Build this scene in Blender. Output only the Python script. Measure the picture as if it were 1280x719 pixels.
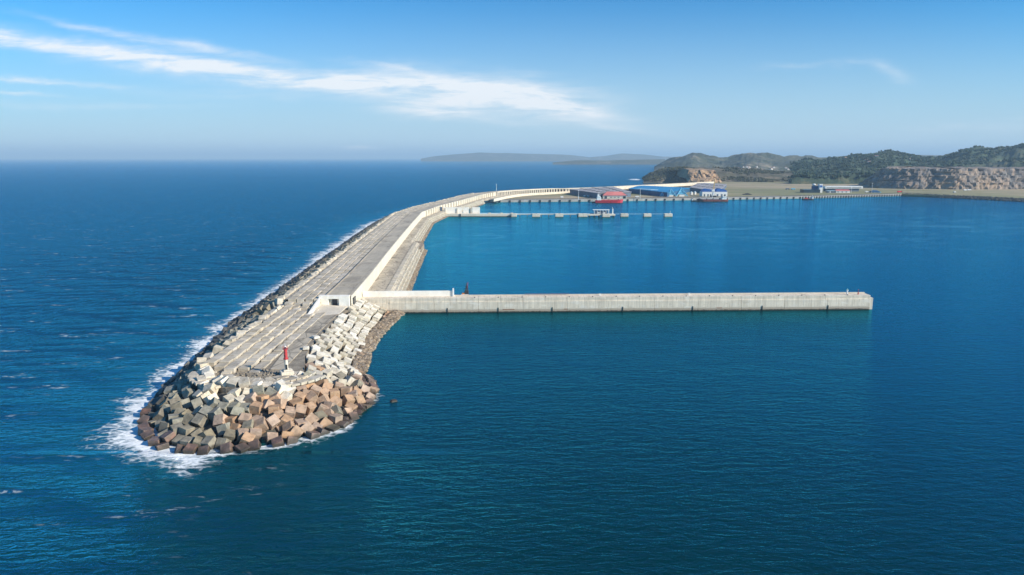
import bpy, math, random
import numpy as np
from mathutils import Vector, Matrix, noise as mn
random.seed(7); rng = np.random.default_rng(7)
R = math.radians
S = bpy.context.scene
for o in list(bpy.data.objects): bpy.data.objects.remove(o)
COL = S.collection

# ------------------------------------------------------------------ camera
CAM_H = 90.0; PITCH = 10.786; FPX = 853.0
cd = bpy.data.cameras.new('camera'); cam = bpy.data.objects.new('camera', cd); COL.objects.link(cam)
cam.location = (0, 0, CAM_H); cam.rotation_euler = (R(90 - PITCH), 0, 0)
cd.sensor_width = 36; cd.lens = 36 * FPX / 1280; cd.clip_start = 1; cd.clip_end = 200000
S.camera = cam

# ------------------------------------------------------------------ light
SUN_EL, SUN_AZ = 27.0, 112.0            # azimuth clockwise from +Y
sd = bpy.data.lights.new('sun', 'SUN'); sun = bpy.data.objects.new('sun', sd); COL.objects.link(sun)
sd.energy = 4.9; sd.angle = R(0.5); sd.color = (1.0, 0.90, 0.75)
sv = Vector((math.sin(R(SUN_AZ)) * math.cos(R(SUN_EL)), math.cos(R(SUN_AZ)) * math.cos(R(SUN_EL)), math.sin(R(SUN_EL))))
sun.rotation_euler = sv.to_track_quat('Z', 'Y').to_euler()
S.view_settings.view_transform = 'Standard'; S.view_settings.look = 'None'
S.view_settings.gamma = 1; S.view_settings.exposure = 0.48; S.view_settings.use_curve_mapping = False
SKY_STRENGTH = 0.102

def at(px, py, z=0.0):
    """point of the place at height z seen in direction (px, py) of the survey photo"""
    p = R(PITCH); dx = (px - 640) / FPX; dy = (359.5 - py) / FPX
    d = (dx, math.cos(p) + dy * math.sin(p), -math.sin(p) + dy * math.cos(p))
    t = (z - CAM_H) / d[2]
    return (d[0] * t, d[1] * t)
def zat(px, py, Y):
    p = R(PITCH); dy = (359.5 - py) / FPX
    d = (math.cos(p) + dy * math.sin(p), -math.sin(p) + dy * math.cos(p))
    return CAM_H + Y * d[1] / d[0], (px - 640) / FPX / d[0] * Y

# ------------------------------------------------------------------ world with cirrus
W = bpy.data.worlds.new('World'); S.world = W; W.use_nodes = True
nt = W.node_tree; nt.nodes.clear()
class G:
    """tiny node-graph helper"""
    def __init__(s, nt): s.nt = nt
    def n(s, typ, **kw):
        n = s.nt.nodes.new(typ)
        for k, v in kw.items(): setattr(n, k, v)
        return n
    def set(s, n, i, v):
        if v is None: return
        if hasattr(v, 'node') : s.nt.links.new(v, n.inputs[i])
        else: n.inputs[i].default_value = v
    def m(s, op, a, b=None, c=None, clamp=False):
        n = s.n('ShaderNodeMath', operation=op, use_clamp=clamp)
        s.set(n, 0, a); s.set(n, 1, b); s.set(n, 2, c); return n.outputs[0]
    def noise(s, vec, scale, detail=4, rough=.55, dist=0., dim='3D'):
        n = s.n('ShaderNodeTexNoise', noise_dimensions=dim); s.set(n, 'Vector', vec)
        n.inputs['Scale'].default_value = scale; n.inputs['Detail'].default_value = detail
        n.inputs['Roughness'].default_value = rough; n.inputs['Distortion'].default_value = dist
        return n.outputs[0]
    def mapping(s, vec, sc=(1, 1, 1), rot=(0, 0, 0), loc=(0, 0, 0)):
        n = s.n('ShaderNodeMapping'); s.set(n, 'Vector', vec)
        n.inputs['Scale'].default_value = sc; n.inputs['Rotation'].default_value = rot; n.inputs['Location'].default_value = loc
        return n.outputs[0]
    def ramp(s, v, a, b, lo=0., hi=1., smooth=True):
        n = s.n('ShaderNodeMapRange', interpolation_type='SMOOTHSTEP' if smooth else 'LINEAR')
        s.set(n, 0, v); s.set(n, 1, a); s.set(n, 2, b); s.set(n, 3, lo); s.set(n, 4, hi); return n.outputs[0]
    def mix(s, f, a, b, mode='MIX'):
        n = s.n('ShaderNodeMix', data_type='RGBA', blend_type=mode)
        s.set(n, 0, f)
        for i, v in ((6, a), (7, b)):
            if hasattr(v, 'node'): s.nt.links.new(v, n.inputs[i])
            else: n.inputs[i].default_value = (*v, 1) if len(v) == 3 else v
        return n.outputs[2]
g = G(nt)
out = g.n('ShaderNodeOutputWorld'); bg = g.n('ShaderNodeBackground'); bg.inputs[1].default_value = SKY_STRENGTH
sky = g.n('ShaderNodeTexSky', sky_type='NISHITA'); sky.sun_disc = False
sky.sun_elevation = R(SUN_EL); sky.sun_rotation = R(SUN_AZ)
sky.altitude = 90; sky.air_density = 1.0; sky.dust_density = 0.35; sky.ozone_density = 2.5
tc = g.n('ShaderNodeTexCoord'); sep = g.n('ShaderNodeSeparateXYZ'); nt.links.new(tc.outputs['Generated'], sep.inputs[0])
yy = g.m('MAXIMUM', sep.outputs[1], 0.05)
u = g.m('DIVIDE', sep.outputs[0], yy); v = g.m('DIVIDE', sep.outputs[2], yy)
cmb = g.n('ShaderNodeCombineXYZ'); g.set(cmb, 0, u); g.set(cmb, 1, v)
uv = cmb.outputs[0]
warp = g.noise(g.mapping(uv, (5, 16, 1), (0, 0, R(-8))), 1.0, 5, .6)
warp2 = g.m('MULTIPLY', g.m('SUBTRACT', warp, .5), .045)
vw = g.m('ADD', v, warp2)
def blob(px, py, ax, ay, ang, amp):
    z, x = zat(px, py, 1.0); cx = x; cy = z - CAM_H
    c, s_ = math.cos(R(ang)), math.sin(R(ang))
    du = g.m('SUBTRACT', u, cx); dv = g.m('SUBTRACT', vw, cy)
    a = g.m('ADD', g.m('MULTIPLY', du, c / (ax / FPX)), g.m('MULTIPLY', dv, s_ / (ax / FPX)))
    b = g.m('ADD', g.m('MULTIPLY', du, -s_ / (ay / FPX)), g.m('MULTIPLY', dv, c / (ay / FPX)))
    r2 = g.m('ADD', g.m('MULTIPLY', a, a), g.m('MULTIPLY', b, b))
    return g.m('MULTIPLY', g.m('EXPONENT', g.m('MULTIPLY', r2, -1.0)), amp)
blobs = [(-20, 46, 170, 10, -8, .95), (150, 68, 150, 9, -8, .85), (290, 92, 130, 10, -7, .85), (420, 104, 120, 11, -6, .95),
         (540, 112, 110, 15, -5, 1.1), (640, 118, 90, 17, -6, 1.25), (545, 138, 55, 9, -4, .95), (700, 134, 75, 9, -10, .9), (600, 108, 70, 8, -8, .5),
         (130, 42, 90, 4, -13, .42), (230, 58, 75, 5, -9, .62), (310, 66, 60, 5, -10, .3), (15, 99, 60, 3.2, -3, .7), (90, 103, 55, 2.6, -1, .55),
         (25, 117, 45, 2.4, -2, .6), (480, 84, 60, 4, -10, .35), (735, 156, 90, 5, -8, .35), (1112, 91, 22, 7, -20, .42), (1060, 82, 26, 4, -4, .28),
         (1230, 158, 90, 9, 4, .22), (1000, 79, 40, 2.5, 3, .2), (300, 119, 120, 5, -4, .22), (450, 182, 18, 2.2, 2, .55), (100, 130, 150, 4, 0, .22), (640, 150, 140, 7, -4, .3)]
acc = None
for b in blobs:
    o_ = blob(*b); acc = o_ if acc is None else g.m('ADD', acc, o_)
st = g.noise(g.mapping(uv, (7, 60, 1), (0, 0, R(-9))), 1.0, 8, .65, .6)
st2 = g.noise(g.mapping(uv, (30, 90, 1), (0, 0, R(12))), 1.0, 6, .62, .3)
tex = g.m('ADD', g.ramp(st, .26, .74, .16, 1.2), g.m('MULTIPLY', g.m('SUBTRACT', st2, .5), .7))
cl = g.m('MULTIPLY', acc, tex); cl = g.ramp(cl, .0, .98, 0, .93, False)
# saturation of the clear blue and pale marine layer low over the horizon
hs = g.n('ShaderNodeHueSaturation'); hs.inputs['Saturation'].default_value = 1.0; hs.inputs['Value'].default_value = 1.0
nt.links.new(g.mix(1.0, sky.outputs[0], (.20, .72, 1.08), 'MULTIPLY'), hs.inputs['Color'])
hz = g.ramp(v, -.04, .245, 1.0, 0.0)
col = g.mix(hz, hs.outputs[0], (4.0, 5.2, 6.2))
bank = g.m('MULTIPLY', g.ramp(v, .026, .008, 0, 1), .45)
col = g.mix(bank, col, (3.0, 4.2, 5.6))
col = g.mix(cl, col, (6.6, 6.9, 7.2))
nt.links.new(col, bg.inputs[0]); nt.links.new(bg.outputs[0], out.inputs[0])

# ------------------------------------------------------------------ materials
M = {}
def new_mat(name, rough=.85):
    m = bpy.data.materials.new(name); m.use_nodes = True; m.node_tree.nodes.clear()
    q = G(m.node_tree); o = q.n('ShaderNodeOutputMaterial'); b = q.n('ShaderNodeBsdfPrincipled')
    m.node_tree.links.new(b.outputs[0], o.inputs[0]); b.inputs['Roughness'].default_value = rough
    M[name] = m
    return m, q, b, q.n('ShaderNodeTexCoord').outputs['Object'], q.n('ShaderNodeNewGeometry')
def simple(name, c, c2=None, scale=.2, rough=.85, bump=0., bscale=None, streak=False, metallic=0., rnd=0., lo=.35, hi=.65):
    m, q, b, oc, geo = new_mat(name, rough)
    pos = geo.outputs['Position']
    f = q.noise(pos, scale, 6, .62)
    if streak:
        f2 = q.noise(q.mapping(pos, (1.2, 1.2, .06)), 1.0, 4, .6); f = q.m('ADD', q.m('MULTIPLY', f, .5), q.m('MULTIPLY', f2, .5))
    c2 = c2 or tuple(x * .8 for x in c)
    colr = q.mix(q.ramp(f, lo, hi), c, c2)
    if rnd:
        oi = q.n('ShaderNodeObjectInfo')
        r = q.m('FRACT', q.m('ADD', oi.outputs['Random'], geo.outputs['Random Per Island']))
        val = q.m('ADD', 1 - rnd, q.m('MULTIPLY', r, 2 * rnd))
        hn = q.n('ShaderNodeHueSaturation'); q.set(hn, 'Color', colr); q.set(hn, 'Value', val)
        q.set(hn, 'Saturation', q.m('ADD', .72, q.m('MULTIPLY', q.m('FRACT', q.m('MULTIPLY', r, 7.3)), .36)))
        colr = hn.outputs[0]
    q.set(b, 'Base Color', colr); b.inputs['Metallic'].default_value = metallic
    if bump:
        bn = q.n('ShaderNodeBump'); bn.inputs['Strength'].default_value = 1; bn.inputs['Distance'].default_value = bump
        q.set(bn, 'Height', q.noise(pos, bscale or scale * 4, 5, .6)); q.set(b, 'Normal', bn.outputs[0])
    return m
simple('concrete', (.47, .42, .34), (.33, .29, .235), .12, .9, .05, 2)
simple('pale_concrete', (.64, .58, .48), (.50, .45, .37), .15, .85, .03, 2, streak=True)
simple('white_concrete', (.72, .65, .53), (.56, .50, .40), .12, .8, .03, 2, streak=True)
simple('worn_road', (.50, .435, .335), (.34, .295, .23), .06, .92, .06, 1.5)
simple('laid_block', (.56, .49, .38), (.41, .36, .28), .25, .9, .12, 1.2, rnd=.16)
simple('cube_white', (.76, .70, .58), (.60, .54, .44), .5, .85, .08, 1.5, rnd=.05)
simple('cube_pale', (.60, .53, .41), (.44, .385, .29), .5, .88, .10, 1.5, rnd=.12)
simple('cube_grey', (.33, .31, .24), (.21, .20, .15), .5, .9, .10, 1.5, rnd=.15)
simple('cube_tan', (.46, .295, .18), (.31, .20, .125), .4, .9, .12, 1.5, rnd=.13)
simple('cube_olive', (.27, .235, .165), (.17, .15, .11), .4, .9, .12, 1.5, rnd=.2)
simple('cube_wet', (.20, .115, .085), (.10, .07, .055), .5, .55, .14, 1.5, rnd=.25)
simple('cube_dark', (.12, .115, .10), (.06, .06, .055), .4, .7, .12, 1.5, rnd=.3)  # shade of the seaward slope put into the colour, along with wet algae
simple('rubble', (.32, .24, .16), (.17, .13, .09), .5, .92, .15, 1.5, rnd=.3)
simple('core_rock', (.12, .115, .10), (.05, .05, .045), .3, .95, .4, .8)
simple('rough_ground', (.30, .26, .20), (.20, .17, .13), .3, .95, .25, 1.0)
simple('red_paint', (.52, .045, .045), (.36, .05, .045), .8, .45)
simple('white_paint', (.80, .80, .78), (.70, .70, .67), .5, .5)
simple('cream_paint', (.72, .66, .54), (.60, .54, .44), .8, .6)
simple('dark_steel', (.05, .055, .06), (.03, .03, .035), .5, .5)
simple('dark_rubber', (.03, .03, .03), (.02, .02, .02), .5, .8)
simple('blue_paint', (.02, .12, .42), (.015, .09, .33), .05, .5)
simple('roof_blue', (.012, .25, .50), (.01, .19, .42), .02, .45)
simple('wall_blue', (.02, .10, .22), (.015, .08, .18), .05, .6)
simple('cyan_paint', (.16, .50, .68), (.10, .38, .56), .1, .5)
simple('pipe_blue', (.42, .60, .68), (.34, .52, .62), .1, .5)
simple('roof_grey', (.36, .34, .35), (.28, .27, .28), .03, .8)
simple('wall_steelblue', (.10, .14, .20), (.07, .10, .15), .05, .7)  # steel blue paint; on the grey sheds it also carries painted wall shade
simple('roof_red', (.62, .20, .18), (.50, .15, .14), .04, .8)
simple('hull_red', (.62, .03, .05), (.50, .03, .05), .1, .5)
simple('hull_rust', (.36, .10, .08), (.22, .07, .06), .2, .7)
simple('orange_paint', (.70, .25, .08), (.6, .2, .06), .2, .6)
simple('yellow_paint', (.60, .42, .16), (.5, .35, .13), .2, .6)
simple('rust_stain', (.30, .16, .09), (.22, .12, .08), 1, .9)
simple('algae', (.20, .17, .11), (.12, .10, .07), .35, .8, .04, 2)
simple('asphalt', (.13, .12, .115), (.09, .085, .08), .02, .95)
simple('quay_concrete', (.42, .40, .36), (.32, .30, .27), .05, .9)
simple('coal', (.04, .038, .036), (.03, .03, .03), .3, 1)
simple('boulder', (.17, .16, .14), (.09, .085, .075), .15, .95, rnd=.3)
simple('glass', (.03, .05, .07), (.02, .04, .06), .1, .15)

def hill_mat(name, a, b_, c, s1=.004, s2=.03, bump=0):
    m, q, b, oc, geo = new_mat(name, .95); pos = geo.outputs['Position']
    n1 = q.noise(pos, s1, 5, .6, .5); n2 = q.noise(pos, s2, 6, .7); n3 = q.noise(pos, s2 * 5, 3, .7)
    k = q.mix(q.ramp(n1, .42, .58), a, b_)
    k = q.mix(q.ramp(n2, .50, .66), k, c)
    k = q.mix(q.ramp(n3, .35, .65, 0, .55), k, tuple(x * .45 for x in a))
    q.set(b, 'Base Color', k)
    return m
hill_mat('scrub', (.06, .065, .035), (.11, .095, .06), (.23, .18, .125), .006, .02)
hill_mat('forest', (.03, .06, .035), (.05, .085, .05), (.14, .13, .07), .004, .012)
hill_mat('farhill', (.045, .06, .035), (.10, .10, .06), (.26, .22, .16), .002, .005)
# quarried rock, tan and grey faces
m, q, b, oc, geo = new_mat('quarry_rock', .95); pos = geo.outputs['Position']
n1 = q.noise(q.mapping(pos, (.02, .02, .012)), 1, 5, .7, 1.); n2 = q.noise(pos, .09, 6, .75); n3 = q.noise(pos, .012, 3, .6)
k = q.mix(q.ramp(n1, .42, .60), (.15, .14, .135), (.31, .235, .18))
k = q.mix(q.ramp(n2, .52, .68, 0, .8), k, (.34, .31, .27)); k = q.mix(q.ramp(n2, .46, .33, 0, .8), k, (.05, .048, .045))
k = q.mix(q.ramp(n3, .52, .68, 0, .45), k, (.42, .30, .19)); q.set(b, 'Base Color', k)
m, q, b, oc, geo = new_mat('ochre_rock', .95); pos = geo.outputs['Position']
n1 = q.noise(pos, .03, 5, .7, 1.); k = q.mix(q.ramp(n1, .38, .62), (.40, .26, .15), (.24, .17, .115)); q.set(b, 'Base Color', k)
for nme in ('cube_white', 'cube_pale', 'cube_grey', 'cube_tan', 'cube_olive', 'cube_wet'):
    mm = M[nme]; q = G(mm.node_tree); b = [n_ for n_ in q.nt.nodes if n_.type == 'BSDF_PRINCIPLED'][0]; src = b.inputs['Base Color'].links[0].from_socket
    pos = q.n('ShaderNodeNewGeometry').outputs['Position']; sp = q.n('ShaderNodeSeparateXYZ'); q.set(sp, 0, pos)
    a1 = q.noise(pos, .8, 7, .75, .6); a2 = q.noise(pos, .22, 4, .6)
    kk = q.mix(q.ramp(a1, .54, .66, 0, .5), src, (.09, .075, .055)); kk = q.mix(q.ramp(a2, .55, .7, 0, .35), kk, (.20, .17, .12))
    kk = q.mix(q.ramp(q.m('ADD', sp.outputs[2], q.m('MULTIPLY', a2, 2.2)), 3.1, 1.6, 0, .85), kk, (.035, .03, .02))
    q.set(b, 'Base Color', kk)
# port plain: dry grass, worn earth
m, q, b, oc, geo = new_mat('dry_grass', .98); pos = geo.outputs['Position']
n1 = q.noise(q.mapping(pos, (.002, .006, 1)), 1, 6, .65, .4); n2 = q.noise(q.mapping(pos, (.01, .03, 1)), 1, 5, .7)
k = q.mix(q.ramp(n1, .40, .60), (.20, .20, .09), (.36, .29, .18)); k = q.mix(q.ramp(n2, .52, .66, 0, .7), k, (.17, .14, .09)); q.set(b, 'Base Color', k)
# crown deck: slab joints across the run
m, q, b, oc, geo = new_mat('crown_deck', .9); pos = geo.outputs['Position']
sp = q.n('ShaderNodeSeparateXYZ'); q.set(sp, 0, pos)
wv = q.m('FRACT', q.m('DIVIDE', sp.outputs[1], 6.2)); jt = q.ramp(q.m('ABSOLUTE', q.m('SUBTRACT', wv, .5)), .46, .49)
n1 = q.noise(q.mapping(pos, (.12, .02, 1), (0, 0, R(-4))), 1, 6, .65); n2 = q.noise(pos, .6, 4, .6)
sl = q.n('ShaderNodeTexWhiteNoise', noise_dimensions='1D'); q.set(sl, 'W', q.m('FLOOR', q.m('DIVIDE', sp.outputs[1], 6.2)))
k = q.mix(q.ramp(n1, .35, .65), (.52, .45, .34), (.40, .345, .26)); k = q.mix(q.m('MULTIPLY', sl.outputs[0], .35), k, (.30, .285, .26))
k = q.mix(q.ramp(n2, .5, .7, 0, .3), k, (.24, .22, .20)); k = q.mix(q.m('MULTIPLY', jt, .6), k, (.13, .12, .11)); q.set(b, 'Base Color', k)
# caisson face: lift lines, board marks, algae at the foot
m, q, b, oc, geo = new_mat('caisson_face', .88); pos = geo.outputs['Position']
sp = q.n('ShaderNodeSeparateXYZ'); q.set(sp, 0, pos)
n1 = q.noise(q.mapping(pos, (.35, .35, .05)), 1, 6, .65); n2 = q.noise(pos, .25, 5, .6)
k = q.mix(q.ramp(n1, .35, .65), (.76, .66, .52), (.58, .50, .39)); k = q.mix(q.ramp(n2, .52, .7, 0, .5), k, (.68, .63, .56))
vj = q.ramp(q.m('ABSOLUTE', q.m('SUBTRACT', q.m('FRACT', q.m('DIVIDE', sp.outputs[0], 3.3)), .5)), .455, .49)
hj = q.ramp(q.m('ABSOLUTE', q.m('SUBTRACT', q.m('FRACT', q.m('DIVIDE', sp.outputs[2], 2.6)), .5)), .47, .495)
k = q.mix(q.m('MULTIPLY', q.m('MAXIMUM', vj, hj), .45), k, (.25, .22, .19))
st_ = q.noise(q.mapping(pos, (.9, .9, .05)), 1, 5, .7); k = q.mix(q.ramp(st_, .55, .70, 0, .6), k, (.33, .27, .20)); pch = q.noise(q.mapping(pos, (.12, .12, .35)), 1, 5, .65, .5)
k = q.mix(q.ramp(pch, .56, .64, 0, .4), k, (.82, .76, .66)); k = q.mix(q.ramp(pch, .42, .34, 0, .45), k, (.42, .35, .27))
zz = q.m('ADD', sp.outputs[2], q.m('MULTIPLY', n1, 1.6))
k = q.mix(q.ramp(zz, 3.1, 2.4, 0, .75), k, (.30, .235, .17)); k = q.mix(q.ramp(zz, 1.7, 1.2), k, (.045, .042, .032)); q.set(b, 'Base Color', k)

# roadways: worn patches, cracks and stains of their own shape
for nme in ('worn_road', 'crown_deck', 'laid_block'):
    mm = M[nme]; q = G(mm.node_tree); b = [n_ for n_ in q.nt.nodes if n_.type == 'BSDF_PRINCIPLED'][0]; src = b.inputs['Base Color'].links[0].from_socket
    pos = q.n('ShaderNodeNewGeometry').outputs['Position']
    a1 = q.noise(q.mapping(pos, (.09, .035, 1), (0, 0, R(-4))), 1, 7, .72, .8); vo = q.n('ShaderNodeTexVoronoi', feature='DISTANCE_TO_EDGE'); q.set(vo, 'Vector', q.mapping(pos, (.16, .11, .1))); vo.inputs['Scale'].default_value = 1
    kk = q.mix(q.ramp(a1, .50, .62, 0, .45), src, (.15, .13, .10)); kk = q.mix(q.ramp(a1, .46, .36, 0, .4), kk, (.50, .45, .36))
    if nme == 'worn_road': kk = q.mix(q.ramp(vo.outputs['Distance'], .05, .015, 0, .6), kk, (.10, .09, .075))
    q.set(b, 'Base Color', kk)

# ------------------------------------------------------------------ mesh helpers
class MB:
    def __init__(s): s.v = []; s.f = []
    def add(s, vs, fs):
        n = len(s.v); s.v += [tuple(p) for p in vs]; s.f += [tuple(i + n for i in f) for f in fs]; return s
    def box(s, cx, cy, z0, sx, sy, sz, rot=0, taper=1.0, bev=0.):
        c, n_ = math.cos(rot), math.sin(rot); vs = []
        for (z, k) in ((z0, 1), (z0 + sz, taper)):
            for a, b in ((-1, -1), (1, -1), (1, 1), (-1, 1)):
                x, y = a * sx / 2 * k, b * sy / 2 * k
                vs.append((cx + x * c - y * n_, cy + x * n_ + y * c, z))
        return s.add(vs, [(3, 2, 1, 0), (4, 5, 6, 7), (0, 1, 5, 4), (1, 2, 6, 5), (2, 3, 7, 6), (3, 0, 4, 7)])
    def cyl(s, cx, cy, z0, r0, r1, h, n=12):
        vs = [(cx + r0 * math.cos(2 * math.pi * i / n), cy + r0 * math.sin(2 * math.pi * i / n), z0) for i in range(n)]
        vs += [(cx + r1 * math.cos(2 * math.pi * i / n), cy + r1 * math.sin(2 * math.pi * i / n), z0 + h) for i in range(n)]
        return s.add(vs, [tuple(range(n))[::-1], tuple(range(n, 2 * n))] + [(i, (i + 1) % n, n + (i + 1) % n, n + i) for i in range(n)])
    def bar(s, a, b, w):
        a = Vector(a); b = Vector(b); d = (b - a).normalized(); up = Vector((0, 0, 1)) if abs(d.z) < .9 else Vector((1, 0, 0))
        p = d.cross(up).normalized() * w / 2; q_ = d.cross(p).normalized() * w / 2
        vs = [e + i * p + j * q_ for e in (a, b) for i, j in ((-1, -1), (1, -1), (1, 1), (-1, 1))]
        return s.add(vs, [(3, 2, 1, 0), (4, 5, 6, 7), (0, 1, 5, 4), (1, 2, 6, 5), (2, 3, 7, 6), (3, 0, 4, 7)])
    def prism(s, pts, z0, z1):
        n = len(pts); vs = [(x, y, z0) for x, y in pts] + [(x, y, z1) for x, y in pts]
        return s.add(vs, [tuple(range(n))[::-1], tuple(range(n, 2 * n))] + [(i, (i + 1) % n, n + (i + 1) % n, n + i) for i in range(n)])
    def gable(s, cx, cy, z0, sx, sy, h, rot=0, hip=0.):
        """roof with its ridge along local x"""
        c, n_ = math.cos(rot), math.sin(rot)
        L = [(-sx / 2, -sy / 2, 0), (sx / 2, -sy / 2, 0), (sx / 2, sy / 2, 0), (-sx / 2, sy / 2, 0), (-sx / 2 + hip, 0, h), (sx / 2 - hip, 0, h)]
        return s.add([(cx + x * c - y * n_, cy + x * n_ + y * c, z0 + z) for x, y, z in L], [(0, 1, 5, 4), (2, 3, 4, 5), (1, 2, 5), (3, 0, 4), (3, 2, 1, 0)])
    def build(s, name, mat, parent=None, bevel=0., smooth=False):
        me = bpy.data.meshes.new(name); me.from_pydata(s.v, [], s.f); me.materials.append(M[mat] if isinstance(mat, str) else mat); me.update()
        ob = bpy.data.objects.new(name, me); COL.objects.link(ob)
        if parent: ob.parent = parent; ob.matrix_parent_inverse = Matrix.Translation(-parent.location)
        if bevel:
            b = ob.modifiers.new('bevel', 'BEVEL'); b.width = bevel; b.segments = 1
        if smooth:
            for p in me.polygons: p.use_smooth = True
        return ob
def tag(o, label, cat, group=None, kind=None):
    o['label'] = label; o['category'] = cat
    if group: o['group'] = group
    if kind: o['kind'] = kind
    return o
def thing(name, loc, label, cat, group=None):
    o = bpy.data.objects.new(name, None); COL.objects.link(o); o.location = loc; o.empty_display_size = 1
    return tag(o, label, cat, group)
def resample(pts, step):
    P = [np.array(p, float) for p in pts]; d = [0]
    for a, b in zip(P, P[1:]): d.append(d[-1] + np.linalg.norm(b - a))
    n = max(1, int(round(d[-1] / step))); out = []
    for t in np.linspace(0, d[-1], n + 1):
        out.append(np.array([np.interp(t, d, [p[k] for p in P]) for k in range(len(P[0]))]))
    return out
def smooth_path(pts, it=2):
    P = [np.array(p, float) for p in pts]
    for _ in range(it):
        Q = [P[0]]
        for a, b in zip(P, P[1:]): Q += [a * .75 + b * .25, a * .25 + b * .75]
        Q.append(P[-1]); P = Q
    return P
def normals(P):
    N = []
    for i in range(len(P)):
        a = P[max(0, i - 1)]; b = P[min(len(P) - 1, i + 1)]; t = (b - a)[:2]; t /= np.linalg.norm(t); N.append(np.array([t[1], -t[0]]))
    return N            # to the right of travel
def loft(P, prof, closed=False, jitter=0., cap=True):
    """sweep a profile [(offset to the right, z)] along the plan path P"""
    N = normals(P); mb = MB(); m_ = len(prof); vs = []
    for p, n_ in zip(P, N):
        for o_, z in prof:
            j = rng.uniform(-jitter, jitter, 3) if jitter else (0, 0, 0)
            vs.append((p[0] + n_[0] * o_ + j[0], p[1] + n_[1] * o_ + j[1], z + j[2] * .6))
    fs = []; L = m_ if closed else m_ - 1
    for i in range(len(P) - 1):
        for k in range(L):
            a = i * m_ + k; b = i * m_ + (k + 1) % m_; fs.append((a, b, b + m_, a + m_))
    if closed and cap:
        fs.append(tuple(range(m_))[::-1]); fs.append(tuple(range((len(P) - 1) * m_, len(P) * m_)))
    return mb.add(vs, fs)

# ------------------------------------------------------------------ plan of the breakwater
W_A = [(-88, 364), (-92, 434), (-99, 530), (-106, 634), (-116, 790), (-125, 945), (-114, 1076), (-93, 1197), (-66, 1378), (-40, 1497)]
W_C = [(-40, 1497), (-10, 1560), (38, 1621), (90, 1672), at(715, 235.5, 16), at(760, 233.8, 16), at(800, 231.6, 16), at(850, 229.4, 16), at(893, 227, 16)]
WP = [np.array(p, float) for p in W_A[:8]] + smooth_path(W_A[8:] + W_C[1:], 1)
OUT = [(-72, 392), (-71, 340), (-69, 300), (-67, 281), (-58, 268), (-54, 255), (-53, 240), (-57, 221), (-65, 210), (-75, 204), (-87, 199), (-100, 198.5),
       (-111, 202), (-121, 210.5), (-129, 227), (-134.5, 246), (-139, 274), (-146, 320), (-153, 362)]
INN = [(-87, 382), (-89, 342), (-88.5, 310), (-87.5, 288), (-85, 270), (-81, 256), (-79, 248), (-79, 242), (-80.5, 237), (-83, 233), (-88, 231), (-95, 230),
       (-102, 231), (-108, 235), (-113, 242), (-118, 252), (-120, 272), (-122, 305), (-124, 362)]
t_ = np.linspace(0, len(OUT) - 1, 90)
OUTs = [np.array([np.interp(t, range(len(OUT)), [p[k] for p in OUT]) for k in (0, 1)]) for t in t_]
INNs = [np.array([np.interp(t, range(len(INN)), [p[k] for p in INN]) for k in (0, 1)]) for t in t_]

# ------------------------------------------------------------------ sea
def axis(lo, hi, fine, far_lo, far_hi, grow=1.09):
    c = list(np.arange(lo, hi + fine, fine)); d = fine; x = c[-1]
    while x < far_hi: d *= grow; x += d; c.append(x)
    d = fine; x = c[0]; pre = []
    while x > far_lo: d *= grow; x -= d; pre.append(x)
    return np.array(pre[::-1] + c)
xs = axis(-230, 240, 2.5, -60000, 60000); ys = axis(120, 640, 2.5, -3000, 60000)
Xg, Yg = np.meshgrid(xs, ys); px_, py_ = Xg.ravel(), Yg.ravel()
shore = [(x, y) for x, y in OUT]; NA = normals(WP)
trunk_l = [tuple(p - 65 * n_) for p, n_ in zip(WP, NA) if p[1] < 1400]
open_shore = shore[11:] + trunk_l[1:]
def seg_dist(P, Q, X, Y):
    d = np.full(X.shape, 1e9); 
    for (ax, ay), (bx, by) in zip(P, Q):
        vx, vy = bx - ax, by - ay; L = vx * vx + vy * vy + 1e-9
        t = np.clip(((X - ax) * vx + (Y - ay) * vy) / L, 0, 1); d = np.minimum(d, np.hypot(X - ax - t * vx, Y - ay - t * vy))
    return d
d_open = seg_dist(open_shore[:-1], open_shore[1:], px_, py_)
d_front = seg_dist(shore[7:11], shore[8:12], px_, py_)
d_right = seg_dist(shore[:7], shore[1:8], px_, py_)
wl = np.where(py_ < 260, 12.5, np.where(py_ < 600, 12.0, 18.0))
foam = np.exp(-(d_open / wl) ** 1.3); foam = np.maximum(foam, .80 * np.exp(-(d_front / 5.5) ** 1.3)); foam = np.maximum(foam, .72 * np.exp(-(d_right / 2.8) ** 1.2))
aer = np.maximum(np.exp(-d_open / 26), .7 * np.exp(-d_front / 11))
surf = [at(780, 223.5), at(800, 225), at(830, 226)]
foam = np.maximum(foam, 1.2 * np.exp(-(seg_dist(surf[:-1], surf[1:], px_, py_) / 30) ** 2))
far_ = np.hypot(px_ + 40, py_ - 400); k = np.clip(1 - (far_ - 250) / 350, 0, 1)
wx = np.interp(py_, [p[1] for p in WP[:20]], [p[0] for p in WP[:20]])
opn = np.clip((wx - 20 - px_) / 120, 0, 1); opn = np.where((py_ > 1500) & (px_ < (py_ - 1500) * .9), 1, opn); opn = np.where(py_ < 200, np.clip((20 - px_) / 220, 0, 1), opn)
amp = (.03 + .20 * opn) * k
z = np.zeros_like(px_)
for i in range(14):
    lam = rng.uniform(11, 46); a = R(rng.normal(68, 26)); kk_ = 2 * math.pi / lam; ph = rng.uniform(0, 6.28)
    z += (lam / 46) ** .8 * np.sin(kk_ * (px_ * math.cos(a) + py_ * math.sin(a)) + ph + 1.2 * np.sin(px_ * .011 + ph) + 1.1 * np.sin(py_ * .017 + 2 * ph))
z = amp * z / 3.2
nx, ny = len(xs), len(ys); idx = np.arange(nx * ny).reshape(ny, nx)
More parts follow.
